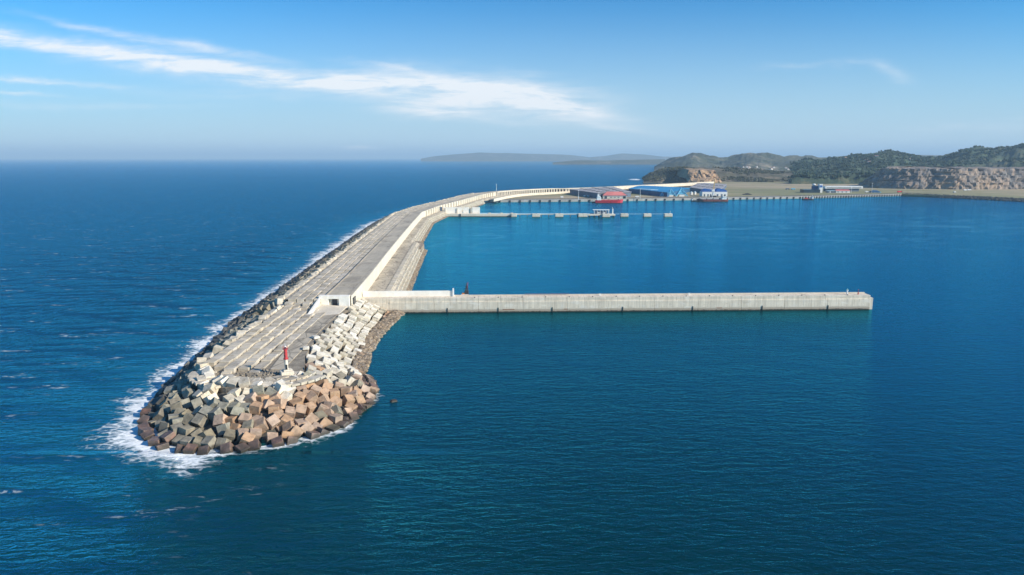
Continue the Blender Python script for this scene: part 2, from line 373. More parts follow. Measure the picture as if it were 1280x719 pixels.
fs = np.stack([idx[:-1, :-1], idx[:-1, 1:], idx[1:, 1:], idx[1:, :-1]], -1).reshape(-1, 4)
me = bpy.data.meshes.new('sea'); me.from_pydata(np.stack([px_, py_, z], 1).tolist(), [], fs.tolist())
for nme, arr in (('foam', foam), ('aer', aer), ('open', opn)):
    a_ = me.attributes.new(nme, 'FLOAT', 'POINT'); a_.data.foreach_set('value', arr.astype(np.float32))
for p in me.polygons: p.use_smooth = True
sea = bpy.data.objects.new('sea', me); COL.objects.link(sea); tag(sea, 'deep blue sea with wind ripples around the breakwater', 'sea', kind='structure')
m, q, b, oc, geo = new_mat('sea_water', .1); pos = geo.outputs['Position']
A = lambda n_: (lambda x: (setattr(x, 'attribute_name', n_), x.outputs['Fac'])[1])(q.n('ShaderNodeAttribute'))
aF, aA, aO = A('foam'), A('aer'), A('open')
h1 = q.noise(q.mapping(pos, (.030, .105, 1), (0, 0, R(-14))), 1, 3, .55, .5)
h2 = q.noise(q.mapping(pos, (.16, .42, 1), (0, 0, R(-8))), 1, 4, .6, .4)
h3 = q.noise(q.mapping(pos, (.7, 1.5, 1), (0, 0, R(10))), 1, 3, .6)
hh = q.m('ADD', q.m('MULTIPLY', h1, q.m('ADD', .30, q.m('MULTIPLY', aO, .8))), q.m('ADD', q.m('MULTIPLY', h2, q.m('ADD', .44, q.m('MULTIPLY', aO, 1.9))), q.m('MULTIPLY', h3, q.m('ADD', .14, q.m('MULTIPLY', aO, .14)))))
bn = q.n('ShaderNodeBump'); bn.inputs['Strength'].default_value = 1; bn.inputs['Distance'].default_value = 1.0; q.set(bn, 'Height', hh)
big = q.noise(q.mapping(pos, (.002, .005, 1)), 1, 4, .6)
patch = q.noise(q.mapping(pos, (.012, .03, 1), (0, 0, R(-10))), 1, 4, .6)
cw = q.mix(q.ramp(big, .35, .65), (.0003, .022, .018), (.0003, .028, .026))
cw = q.mix(q.m('MULTIPLY', q.ramp(patch, .35, .7), .35), cw, (.0003, .017, .017))
cw = q.mix(q.m('MULTIPLY', aO, .8), cw, (.0003, .036, .066))
cw = q.mix(q.m('MULTIPLY', aA, .55), cw, (.006, .12, .14))
f1 = q.noise(q.mapping(pos, (.13, .30, 1), (0, 0, R(-14))), 1, 8, .74, 1.0); f2 = q.noise(pos, .9, 4, .7, .6)
vor = q.n('ShaderNodeTexVoronoi', feature='DISTANCE_TO_EDGE'); q.set(vor, 'Vector', q.mapping(pos, (.22, .28, 1))); vor.inputs['Scale'].default_value = 1.2
lace = q.ramp(q.m('ADD', vor.outputs['Distance'], q.m('MULTIPLY', f2, .22)), .10, .32, 1, 0)
fm = q.m('ADD', q.m('MULTIPLY', aF, 1.0), q.m('ADD', q.m('MULTIPLY', q.m('SUBTRACT', f1, .5), 1.5), q.m('MULTIPLY', q.m('SUBTRACT', lace, .5), .18)))
foam_f = q.m('MULTIPLY', q.ramp(q.m('ADD', fm, q.m('MULTIPLY', q.m('SUBTRACT', q.noise(q.mapping(pos, (.045, .045, 1)), 1, 3, .6), .5), .9)), .38, .88), q.ramp(aF, .02, .12))
sx0 = q.n('ShaderNodeSeparateXYZ'); q.set(sx0, 0, pos)
cw = q.mix(q.m('MULTIPLY', q.ramp(sx0.outputs[1], 300, 750), q.m('SUBTRACT', 1.0, aO)), cw, (.0003, .040, .034))
# smooth slicks drifting across the basin, their lighter sheen put into the water colour
sx_ = q.n('ShaderNodeSeparateXYZ'); q.set(sx_, 0, pos)
sl1 = q.noise(q.mapping(pos, (.004, .011, 1), (0, 0, R(28))), 1, 4, .5, 2.2); slk = q.ramp(q.m('ABSOLUTE', q.m('SUBTRACT', sl1, .5)), .0, .035, 1, 0)
slk = q.m('MULTIPLY', q.m('MULTIPLY', slk, q.ramp(sx_.outputs[1], 520, 900)), q.m('SUBTRACT', 1.0, aO))
cw = q.mix(q.m('MULTIPLY', slk, .85), cw, (.09, .26, .29))
# wind-blown whitecaps out in the open
c1 = q.noise(q.mapping(pos, (.035, .12, 1), (0, 0, R(-16))), 1, 2, .5, .3); c2 = q.noise(q.mapping(pos, (.16, .5, 1), (0, 0, R(-16))), 1, 5, .7, .6)
cap = q.m('MULTIPLY', q.ramp(c1, .57, .68), q.ramp(c2, .53, .66)); cap = q.m('MULTIPLY', cap, q.m('MULTIPLY', q.ramp(aO, .25, .8), .75))
ff = q.m('MAXIMUM', foam_f, cap)
q.set(b, 'Base Color', q.mix(ff, cw, (.80, .84, .86))); q.set(b, 'Roughness', q.m('ADD', .10, q.m('MULTIPLY', ff, .6)))
b.inputs['Specular IOR Level'].default_value = 0.0; q.set(b, 'Normal', bn.outputs[0])
gl = q.n('ShaderNodeBsdfGlossy'); gl.inputs['Color'].default_value = (.06, .61, .95, 1); gl.inputs['Roughness'].default_value = .07; q.set(gl, 'Normal', bn.outputs[0])
fr = q.n('ShaderNodeFresnel'); fr.inputs['IOR'].default_value = 1.33; q.set(fr, 'Normal', bn.outputs[0])
ms = q.n('ShaderNodeMixShader'); q.set(ms, 0, q.m('MULTIPLY', q.m('MINIMUM', q.m('MULTIPLY', fr.outputs[0], 1.6), .78), q.m('SUBTRACT', 1.0, ff)))
q.nt.links.new(b.outputs[0], ms.inputs[1]); q.nt.links.new(gl.outputs[0], ms.inputs[2])
q.nt.links.new(ms.outputs[0], [n_ for n_ in q.nt.nodes if n_.type == 'OUTPUT_MATERIAL'][0].inputs[0]); me.materials.append(m)

# ------------------------------------------------------------------ land
Q = [at(612, 253), at(740, 252), at(865, 250.3), at(1000, 248.3), at(1127, 245.2)]
SH = [at(1127, 244.8), at(1200, 248), at(1280, 252), at(1400, 258), at(1700, 272)]
crown_in = [tuple(p + 6 * n_) for p, n_ in zip(WP, NA) if p[1] > 1500]
LZ = 4.5
poly = list(Q) + SH[1:] + [(3500, 1300), (7000, 2600), (7000, 6000), (1800, 6000), (700, 3300)] + [at(812, 225.5), at(835, 226)] + crown_in[::-1] + [(-46, 1420)]
lm = bpy.data.meshes.new('ground')
import bmesh
bm = bmesh.new(); vv = [bm.verts.new((x, y, LZ)) for x, y in poly]; bm.faces.new(vv); bmesh.ops.triangulate(bm, faces=bm.faces[:])
be = [e for e in bm.edges if e.is_boundary]; ex = bmesh.ops.extrude_edge_only(bm, edges=be)
for e in ex['geom']:
    if isinstance(e, bmesh.types.BMVert): e.co.z = -3
bm.to_mesh(lm); bm.free(); lm.materials.append(M['dry_grass'])
ground = bpy.data.objects.new('ground', lm); COL.objects.link(ground); tag(ground, 'flat port plain of dry grass and bare earth', 'ground', kind='structure')

def ridge(name, sky_pts, D, front, back, zf, mat, step_px=3, rows=26, namp=6, nscale=.01, label='', seed=0, prof=1.0):
    xs_ = [p[0] for p in sky_pts]; ys_ = [p[1] for p in sky_pts]; cols = np.arange(xs_[0], xs_[-1] + .1, step_px); vs = []; H = []
    for i, px in enumerate(cols):
        py = np.interp(px, xs_, ys_); zt, _ = zat(px, py, D); zt = max(zt, zf + .5)
        for j in range(rows + 1):
            w = j / rows
            Y = D - front + (front + back) * w
            tt = (D - Y) / front if Y < D else (Y - D) / back
            hgt = (.5 + .5 * math.cos(math.pi * min(1, tt))) ** prof
            X = (px - 640) / FPX / math.cos(R(PITCH)) * .983 * Y
            nz = mn.fractal(Vector((X * nscale + seed, Y * nscale, 0)), 1.0, 2.1, 5)
            z_ = zf + (zt - zf) * hgt + nz * namp * min(1, (zt - zf) / 40) * (1 if tt < .97 else 0) * (.35 if abs(Y - D) < (front + back) / rows else 1)
            vs.append((X, Y, z_ if tt < .97 else zf - 2)); 
            H.append(z_)
    n = rows + 1; fs_ = [(i * n + j, (i + 1) * n + j, (i + 1) * n + j + 1, i * n + j + 1) for i in range(len(cols) - 1) for j in range(rows)]
    ob = MB().add(vs, fs_).build(name, mat); tag(ob, label, 'hill', kind='structure'); return ob, vs
h1_, v1 = ridge('headland', [(802, 224), (812, 217), (822, 213.5), (835, 211), (850, 209.5), (870, 209.3), (895, 211), (930, 212.5), (960, 214.5), (1000, 217), (1040, 219), (1085, 221), (1110, 222)],
      2700, 260, 420, 2, 'scrub', 2, 40, 9, .012, 'dark scrubby headland rising behind the port', 3, .6)
h2_, v2 = ridge('hills', [(815, 209), (825, 204), (840, 198), (862, 194), (880, 196), (895, 199), (905, 198), (922, 193), (945, 192), (960, 195), (990, 197), (1003, 196), (1020, 199), (1045, 199), (1070, 200), (1100, 201)],
      5200, 1300, 1400, 0, 'farhill', 1.5, 60, 34, .004, 'hazy rounded coastal hills in the middle distance', 11, .8)
h3_, v3 = ridge('hills', [(985, 209), (1005, 204), (1030, 200), (1050, 197.5), (1070, 196), (1095, 193.5), (1120, 194.5), (1140, 196), (1160, 196.5), (1175, 194), (1200, 191), (1225, 189), (1250, 185.5), (1280, 181), (1330, 176), (1420, 178), (1500, 184)],
      3480, 1250, 900, 4, 'forest', 2, 60, 40, .005, 'forested hillside above the quarry on the right', 23, .8)
h4_, v4 = ridge('hills', [(528, 198.5), (545, 195.5), (570, 193), (600, 190.8), (640, 191.8), (680, 192.5), (715, 194), (735, 196.5), (755, 195), (775, 191.8), (800, 193), (820, 195.5), (850, 198), (880, 199)],
      19000, 2200, 1500, 0, 'farhill', 3, 14, 50, .0008, 'faint blue far headlands across the bay', 31)
h5_, v5 = ridge('hills', [(1020, 197), (1060, 193.5), (1100, 193), (1150, 194), (1180, 195)], 9500, 1500, 1500, 0, 'farhill', 5, 10, 30, .001, 'pale distant ridge behind the wooded hill', 41)
h6_, v6 = ridge('hills', [(690, 203), (720, 200.6), (760, 200.5), (800, 199.5), (830, 199)], 9500, 500, 900, 0, 'farhill', 3, 8, 5, .003, 'low pale shore with a far village', 43)

# forest canopy and scrub: uncountable crowns over the slopes
def crowns(name, verts, count, r0, r1, mat, ymax, label, keep=lambda p: True):
    V = [p for p in verts if p[1] < ymax and p[2] > 8 and keep(p)]; mb = MB()
    for _ in range(count):
        p = V[rng.integers(len(V))]; r = rng.uniform(r0, r1); x = p[0] + rng.uniform(-9, 9); y = p[1] + rng.uniform(-14, 14); n = 5; a0 = rng.uniform(0, 6)
        vs = [(x, y, p[2] + r * rng.uniform(.9, 1.5))]
        for lvl, (rr, zz_) in enumerate(((.62, .75), (1, .1), (.5, -.8))):
            for i in range(n):
                a = a0 + 2 * math.pi * (i + .5 * lvl) / n; k_ = rng.uniform(.75, 1.2); vs.append((x + r * rr * k_ * math.cos(a), y + r * rr * k_ * math.sin(a), p[2] + r * zz_ * k_))
        fs_ = [(0, 1 + i, 1 + (i + 1) % n) for i in range(n)]
        for l in (0, 1): fs_ += [(1 + l * n + i, 1 + (l + 1) * n + i, 1 + (l + 1) * n + (i + 1) % n, 1 + l * n + (i + 1) % n) for i in range(n)]
        mb.add(vs, fs_)
    return tag(mb.build(name, mat), label, 'trees', kind='stuff')
simple('canopy', (.03, .065, .04), (.045, .08, .045), .008, .95, rnd=.15)
simple('bush', (.05, .062, .03), (.10, .095, .05), .02, .95, rnd=.35)
crowns('forest', v3, 14000, 2.6, 6.5, 'canopy', 3600, 'wooded slopes of the hill above the quarry', lambda p: mn.noise(Vector((p[0] * .003, p[1] * .003, 5))) > -.22)
crowns('scrub', v1, 5000, 1.8, 4.2, 'bush', 2760, 'low dark scrub over the headland', lambda p: mn.noise(Vector((p[0] * .006, p[1] * .006, 1))) > -.25)

# quarry: benched rock face
def quarry(name, base, h, benches, mat, label, seed, zb=LZ, er=10, big=18):
    P = resample(base, 5); N = normals(P); vs = []; prof = [(0, zb - 1)]; o_ = 0; z_ = zb
    for k_ in range(benches):
        dz = h / benches
        for s_ in (.33, .66, 1): prof.append((o_ + 5 * s_, z_ + dz * s_))
        o_ += 5; z_ += dz; prof.append((o_ + 9, z_ + .5)); o_ += 9
    prof += [(o_ + 60, z_ + 4), (o_ + 180, z_ - 6), (o_ + 320, 0)]
    for i, (p, n_) in enumerate(zip(P, N)):
        e = min(1, i / er, (len(P) - 1 - i) / er)
        big_ = big * mn.noise(Vector((p[0] * .01 + seed, p[1] * .01, 0)))
        for k_, (o2, z2) in enumerate(prof):
            j = 5 * mn.fractal(Vector((p[0] * .07 + seed, p[1] * .07, z2 * .1)), .8, 2.1, 5)
            vs.append((p[0] - n_[0] * (o2 + big_ + j * 1.6), p[1] - n_[1] * (o2 + big_ + j * 1.6), zb - 1 + (z2 - zb + 1) * (.35 + .65 * e) + (j * .5 if k_ else 0)))
    n = len(prof); fs_ = [(i * n + j, (i + 1) * n + j, (i + 1) * n + j + 1, i * n + j + 1) for i in range(len(P) - 1) for j in range(n - 1)]
    return tag(MB().add(vs, fs_).build(name, mat), label, 'quarry', kind='structure')
quarry('cliff', [at(1068, 234, LZ), at(1100, 235.5, LZ), at(1150, 236.5, LZ), at(1200, 237, LZ), at(1280, 236.5, LZ), at(1380, 237, LZ), at(1500, 240, LZ)], 55, 3, 'quarry_rock', 'benched grey and tan quarry cliff at the edge of the plain', 3)
quarry('cliff', [at(860, 228.6, LZ), at(880, 228.6, LZ), at(903, 228.2, LZ)], 43, 3, 'ochre_rock', 'ochre quarry scar cut into the headland', 9, er=2, big=5)

# rock revetment along the right shore
def rocks(name, pts, count, r0, r1, mat, label, spread=4, zf=lambda w: 0, cat='rocks'):
    mb = MB(); P = resample(pts, 1.0)
    for _ in range(count):
        p = P[rng.integers(len(P))]; w = rng.uniform(-1, 1); n_ = np.array([1, 0]) if len(P) < 2 else None
        i = rng.integers(1, len(P)); t = P[i] - P[i - 1]; t = t / np.linalg.norm(t); nr = np.array([t[1], -t[0]]); c = P[i][:2] + nr * w * spread
        r = rng.uniform(r0, r1); vs = []
        for a in range(3):
            for b_ in range(6):
                th = 2 * math.pi * (b_ + a * .5) / 6; zz_ = (-.6, .15, .75)[a]; rr = (.8, 1, .55)[a] * r * rng.uniform(.75, 1.2)
                vs.append((c[0] + rr * math.cos(th), c[1] + rr * math.sin(th), zf(w) + zz_ * r * rng.uniform(.8, 1.1)))
        fs_ = [tuple(range(12, 18))]
        for l in (0, 1): fs_ += [(l * 6 + i_, l * 6 + (i_ + 1) % 6, (l + 1) * 6 + (i_ + 1) % 6, (l + 1) * 6 + i_) for i_ in range(6)]
        mb.add(vs, fs_)
    return tag(mb.build(name, mat), label, cat, kind='stuff')
rocks('shore_rocks', SH, 5200, 1.6, 3.2, 'boulder', 'dark boulders edging the plain on the right shore', 8, lambda w: 2.2 + 2.4 * -w)

# ------------------------------------------------------------------ breakwater body
bwk = thing('breakwater', (-95, 366, 0), 'long pale concrete breakwater running from the roundhead back to the port', 'breakwater')
# core under the armour at the head
rows_ = []
for u_, z_ in ((-.12, -3), (0, -1.8), (.25, .2), (.5, 2.6), (.75, 5.2), (1.0, 7.6)):
    rows_.append([(o_[0] * (1 - u_) + i_[0] * u_ + rng.uniform(-.4, .4), o_[1] * (1 - u_) + i_[1] * u_ + rng.uniform(-.4, .4), z_ + rng.uniform(-.5, .5)) for o_, i_ in zip(OUTs, INNs)])
vs = [p for r_ in rows_ for p in r_]; n = len(OUTs)
MB().add(vs, [(i * n + j, i * n + j + 1, (i + 1) * n + j + 1, (i + 1) * n + j) for i in range(5) for j in range(n - 1)]).build('core', 'core_rock', bwk)
# head plateau
pl = [tuple(p) for p in INNs[3:]]
MB().prism(pl[::-1], 6.5, 9.75).build('head_plateau', 'rough_ground', bwk)
# smooth roadway strip on the plateau, right of the laid blocks
rd = [(-98.5, 362), (-90.5, 362), (-90.5, 330), (-90, 300), (-89, 280), (-88, 252), (-93, 252), (-96, 280), (-97.5, 320)]
MB().prism(rd[::-1], 9.5, 10.05).build('head_roadway', 'worn_road', bwk)
# trunk: armour core, berm, crown, wall, lower road, harbour slope
MB().add(*(lambda l: (l.v, l.f))(loft(WP, [(-72, -3), (-66, -1.8), (-38, 11.2), (-34, 12.0)], jitter=.5))).build('armour_core', 'core_rock', bwk)
deckP = resample(WP, 6.2)
loft(deckP, [(-35, 8), (-35, 14.5), (-14, 14.5), (-14, 8)]).build('berm', 'worn_road', bwk)
loft(deckP, [(-14, 8), (-14, 16), (-13.2, 16), (-13.2, 15.75), (-1.6, 15.75), (-1.6, 16.0), (0, 16.0), (.35, 8.6), (.35, 7)]).build('crown', 'crown_deck', bwk)
# bright inner face of the wall, laid in pours with small joints
mb = MB(); NW = normals(deckP)
for i in range(len(deckP) - 1):
    a, b_ = deckP[i], deckP[i + 1]; t = b_ - a; L = np.linalg.norm(t); ang = math.atan2(t[1], t[0]); c = (a + b_) / 2 + (NW[i] + NW[i + 1]) / 2 * .42
    mb.box(c[0], c[1], 7.9, L - .10, .5, 8.1 + rng.uniform(-.03, .06), ang)
mb.build('wave_wall', 'white_concrete', bwk)
def section(y0, y1): return [p for p in deckP if y0 <= p[1] <= y1]
loft(section(396, 672), [(.3, 8), (15, 7.8), (16, 7.2), (23.5, -2.5)]).build('lower_road', 'worn_road', bwk)
loft(section(665, 1600), [(.3, 8), (8, 7.8), (9, 7.2), (15.5, -2.5)]).build('lower_road', 'worn_road', bwk)
# stone-pitched harbour slope: many small laid blocks
mb = MB()
for (y0, y1, o0, w_) in ((399, 672, 16.2, 7), (664, 1350, 9.2, 6.5)):
    P = resample(section(y0, y1), 2.4); N = normals(P)
    for p, n_ in zip(P, N):
        ang = math.atan2(n_[1], n_[0])
        for k_ in range(4):
            f_ = (k_ + .5) / 4; c = p + n_ * (o0 + w_ * f_); z_ = 7.3 - 8.2 * f_
            mb.box(c[0] + rng.uniform(-.15, .15), c[1] + rng.uniform(-.15, .15), z_ - .8, 1.9, 2.1, 1.1 + rng.uniform(-.1, .25), ang + rng.uniform(-.12, .12), .92)
    if y0 < 500:
        for p, n_ in zip(P, N):
            c = p + n_ * 13.4; mb.box(c[0], c[1], 7.4, 3.2, 2.2, .75 + rng.uniform(0, .12), math.atan2(n_[1], n_[0]))
mb.build('stone_pitching', 'cube_pale', bwk)
rocks('harbour_rubble', [tuple(p + n_ * 22.5) for p, n_ in zip(section(395, 672), normals(section(395, 672)))], 1500, .5, 1.3, 'rubble', 'brown rubble along the harbour edge of the wide lower road', 2.2, lambda w: .3 - w * .9)
rocks('harbour_rubble', [tuple(p + n_ * 14.8) for p, n_ in zip(section(672, 1350), normals(section(672, 1350)))], 1800, .6, 1.5, 'rubble', 'brown rubble along the far harbour edge of the breakwater', 2.0, lambda w: .3 - w * .9)
# bulge where the lower road narrows
MB().prism([(-93, 690), (-86.5, 668), (-85.5, 640), (-96, 640), (-100, 690)], -2, 6.5).build('lower_road_end', 'rubble', bwk)

# laid blocks: head berm and trunk berm, gaps left between the rows
mb = MB()
def lay(c, ang, z_top, jit=.2, s=3.95, ln=4.45):
    mb.box(c[0] + rng.uniform(-jit, jit), c[1] + rng.uniform(-jit, jit), z_top - 3, s, ln, 3 + rng.uniform(-.12, .16), ang + rng.uniform(-.02, .02), 1)
for r_ in range(5):
    for k_ in range(26):
        f_ = k_ / 25; y = 250 + 118 * f_ + (r_ % 2) * 2; x = -98.6 - r_ * 4.75 - 2.0 * f_ + .8 + (.0 if r_ < 3 else .3)
        if y < 246 + abs(x + 104) * .55: continue
        lay((x, y), R(1), 10.4 + .5 * r_ + rng.uniform(-.25, .25))
for r_ in range(4):
    for P_ in [resample(WP, 4.75)]:
        N = normals(P_)
        for p, n_ in zip(P_, N):
            if p[1] > 1480: continue
            c = p - n_ * (17.2 + r_ * 4.6); a = math.atan2(n_[1], n_[0])
            lay(c, a, 15.0 + .05 * r_ + rng.uniform(-.16, .16), .12)
# stepped block ends under the crown's end
for i, (x, y, zt) in enumerate([(-105.5, 359, 13.2), (-110.2, 359, 13.4), (-115, 359.5, 13.2), (-105.5, 354, 11.9), (-110.2, 354, 12.0), (-115, 354.5, 12.3), (-119.6, 359, 13.6)]):
    lay((x, y), R(2), zt)
mb.build('block_paving', 'laid_block', bwk, bevel=.12)

# rough rubble-ground patch around the beacon
mb = MB()
for i in range(420):
    a = rng.uniform(0, 6.28); r_ = rng.uniform(0, 1) ** .6; x = -98 + 15 * r_ * math.cos(a); y = 243 + 9 * r_ * math.sin(a)
    if abs(x + 85) < 3 and abs(y - 246) < 3: continue
    s = rng.uniform(.25, 1.1); mb.box(x, y, 9.6, s, s * rng.uniform(.6, 1.6), .25 + rng.uniform(0, .5), rng.uniform(0, 3), .8)
mb.build('broken_paving', 'rough_ground', bwk)['kind'] = 'stuff'
mb = MB()
for i in range(70):      # curved joints of slabs round the head
    a = R(185 + (i % 24) * 7.5); r_ = 9.5 + 4.3 * (i // 24)
    x = -95 + r_ * 1.35 * math.cos(a); y = 248 + r_ * math.sin(a) * .95
    if y > 262 or y < 232: continue
    mb.box(x, y, 9.4, 3.6, 3.2, .75 + rng.uniform(-.1, .35), a + rng.uniform(-.1, .1))
mb.build('curved_paving', 'laid_block', bwk, bevel=.1)

# end portal of the crown
po = MB()
po.box(-102.3, 364.2, 9.3, 5.0, 3.2, 6.95); po.box(-91.2, 364.2, 9.3, 5.6, 3.2, 6.95)
po.box(-96.9, 364.2, 14.6, 5.9, 3.15, 1.6); po.box(-96.9, 365.4, 9.3, 5.9, .5, 5.3)
simple('bright_concrete', (.88, .84, .76), (.78, .73, .64), .2, .8)
portal = po.build('end_portal', 'bright_concrete', bwk)
MB().box(-96.9, 365.0, 10.1, 2.6, .5, 3.9).build('doorway', 'dark_steel', bwk)
MB().box(-99.0, 364.9, 10.1, .5, .8, 4.2).build('doorway', 'pale_concrete', bwk)
for yy_ in (367.5, 371.5): MB().box(-87.15, yy_, 10.2, .3, 1.6, 4.2).build('wall_opening', 'dark_steel', bwk)
# sloping wing wall running down from the portal
MB().add([(-104.9, 362.6, 9), (-103.7, 362.6, 9), (-103.9, 338, 9), (-105.1, 338, 9), (-104.9, 362.6, 15.2), (-103.7, 362.6, 15.2), (-103.9, 338, 10.4), (-105.1, 338, 10.4)],
         [(3, 2, 1, 0), (4, 5, 6, 7), (0, 1, 5, 4), (1, 2, 6, 5), (2, 3, 7, 6), (3, 0, 4, 7)]).build('wing_wall', 'bright_concrete', bwk)
MB().add([(-103.6, 362.5, 9.7), (-90, 362.5, 9.7), (-90, 346, 9.9), (-103.4, 340, 9.9), (-103.6, 362.5, 11.6), (-90, 362.5, 10.6), (-90, 346, 10.1), (-103.4, 340, 10.08)],
         [(3, 2, 1, 0), (4, 5, 6, 7), (0, 1, 5, 4), (1, 2, 6, 5), (2, 3, 7, 6), (3, 0, 4, 7)]).build('ramp', 'pale_concrete', bwk)
# buttresses on the far inner wall
for (y0, y1, st_, h_) in ((965, 1480, 17, 5.8),):
    P = resample(section(y0, y1), st_); N = normals(P)
    for p, n_ in zip(P, N):
        c = p + n_ * 1.6; MB().box(c[0], c[1], 7.9, 2.4, 2.6, 8.05, math.atan2(n_[1], n_[0])).build('buttress', 'white_concrete', bwk)
# arcaded stretch behind the quay: dark bays between pillars, parapet above
PC = [p for p in deckP if p[1] > 1500 and p[0] < 165]
Pc = resample(PC, 7.6); N = normals(Pc)
loft(Pc, [(.7, 8.2), (.7, 14.2), (.75, 14.2), (.75, 8.2)]).build('arcade_shade', 'dark_steel', bwk)  # dark sheet stands in for the shade inside the bays
for p, n_ in list(zip(Pc, N))[:96]:
    c = p + n_ * 2.0; MB().box(c[0], c[1], 7.9, 3.4, 3.2, 7.2, math.atan2(n_[1], n_[0])).build('pillar', 'white_concrete', bwk)
loft(Pc, [(.2, 14.6), (.2, 16.6), (4.2, 16.6), (4.2, 14.6)], closed=True).build('arcade_beam', 'white_concrete', bwk)

# ------------------------------------------------------------------ armour cubes
def cube_mesh(name, mat, seed):
    r_ = random.Random(seed); bm = bmesh.new(); bmesh.ops.create_cube(bm, size=3.35)
    bmesh.ops.scale(bm, vec=(r_.uniform(.95, 1.08), r_.uniform(.95, 1.08), r_.uniform(.95, 1.05)), verts=bm.verts)
    bmesh.ops.bevel(bm, geom=bm.edges[:], offset=.14, segments=2, affect='EDGES', profile=.6)
    for v_ in bm.verts: v_.co += Vector((r_.uniform(-.05, .05), r_.uniform(-.05, .05), r_.uniform(-.05, .05)))
    me_ = bpy.data.meshes.new(name); bm.to_mesh(me_); bm.free(); me_.materials.append(M[mat]); return me_
cubes = []     # (x,y,z, rot matrix, mat, course, along, kind)
def slope_frame(n_, slope):
    out_ = Vector((n_[0], n_[1], 0)); side = Vector((-n_[1], n_[0], 0)); up = Vector((0, 0, 1))
    return Matrix((out_, side, up)).transposed() @ Matrix.Rotation(slope, 3, 'Y')
COURSES = 9
placed = []
for c_ in range(COURSES):
    u_ = (c_ + .15) / COURSES; line = [o_ * (1 - u_) + i_ * u_ for o_, i_ in zip(OUTs, INNs)]
    P = resample(line, 3.75); N = normals(P)     # travel right flank -> front -> left: seaward is to the left
    for k_, (p, n_) in enumerate(zip(P, N)):
        n_ = -n_; x, y = p[0] + rng.uniform(-.45, .45), p[1] + rng.uniform(-.45, .45)
        z_ = -.4 + 9.9 * u_ + rng.uniform(-.35, .55)
        flankR = y > 264 and x > -95; flankL = x < -112 and y > 232; front = not (flankR or flankL)
        tl = .07 if flankR else (.42 if front else .4)
        if front and c_ == COURSES - 1: tl = .25
        if front and c_ < 8: tl = .34
        if flankR: z_ -= .3
        rot = slope_frame(n_, R(24 if flankR else 20)) @ Matrix.Rotation(rng.normal(0, tl * 1.2), 3, 'Z') @ Matrix.Rotation(rng.normal(0, tl), 3, 'X') @ Matrix.Rotation(rng.normal(0, tl), 3, 'Y')
        rr = rng.uniform()
        md = 3.2 if flankR else (3.4 if flankL else 3.4)
        if any((x - a) ** 2 + (y - b_) ** 2 + (z_ - c2) ** 2 < md * md for a, b_, c2 in placed): continue
        placed.append((x, y, z_)); z_ += 0 if flankR else rng.uniform(-.5, .5)
        if flankR: mt = 'cube_tan' if c_ == 0 else ('cube_white' if rr < .38 else 'cube_pale')
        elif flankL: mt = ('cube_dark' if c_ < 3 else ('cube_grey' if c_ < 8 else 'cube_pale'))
        elif x > -90:
            mt = 'cube_wet' if c_ == 0 and rr < .55 else ('cube_tan' if c_ < 8 - (1 if rr < .15 else 0) else ('cube_white' if rr < .3 else 'cube_grey'))
            if y > 247 and c_ >= 3: mt = 'cube_pale' if rr < .7 else 'cube_tan'
            if c_ < 5 and rr > .9: mt = 'cube_olive'
        else:  # left front: shade and wetness both go into these darker cube colours
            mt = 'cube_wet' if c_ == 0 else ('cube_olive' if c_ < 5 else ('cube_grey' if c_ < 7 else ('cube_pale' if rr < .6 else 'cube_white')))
            if x > -98 and c_ in (1, 2, 3, 4) and rr < .35: mt = 'cube_tan'
            if c_ in (1, 2) and rr > .85: mt = 'cube_wet'
            if c_ in (3, 4) and rr > .7: mt = 'cube_grey' if c_ == 3 else 'cube_olive'
        cubes.append((x, y, z_, rot, mt, c_, k_, 'front' if front else ('right' if flankR else 'left')))
        # hidden layer underneath keeps the gaps dark
        if not flankR and rng.uniform() < .9 and c_ > 0:
            cubes.append((x + rng.uniform(-2.4, 2.4), y + rng.uniform(-2.4, 2.4), z_ - 3.4, Matrix.Rotation(rng.uniform(0, 3), 3, 'Z') @ Matrix.Rotation(rng.normal(0, .4), 3, 'X'), mt if mt != 'cube_white' else 'cube_grey', -1, 0, ''))
# white and pale cubes set round the rim of the plateau
rim = [np.array(p, float) for p in [(-81, 254), (-79.5, 247), (-79.8, 241), (-82.5, 236), (-88, 233.3), (-95, 232.5), (-102, 233.5), (-108.5, 237.5), (-113.5, 244), (-118.5, 252)]]
Pr = resample(smooth_path(rim, 1), 4.0); Nr = normals(Pr)
for k_, (p, n_) in enumerate(zip(Pr, Nr)):
    if 11 < k_ % 17 < 13: continue
    x, y = p[0] + rng.uniform(-.5, .5), p[1] + rng.uniform(-.5, .5); z_ = (9.0 if x > -93 else 10.4) + rng.uniform(-.6, .4)
    if abs(x + 84.5) < 4.5 and y > 238: continue
    rot = slope_frame(-n_, R(8)) @ Matrix.Rotation(rng.normal(0, .3), 3, 'Z') @ Matrix.Rotation(rng.normal(0, .22), 3, 'X') @ Matrix.Rotation(rng.normal(0, .2), 3, 'Y')
    cubes.append((x, y, z_, rot, 'cube_white' if rng.uniform() < .6 else ('cube_pale' if rng.uniform() < .6 else 'cube_grey'), 9, k_, 'rim'))
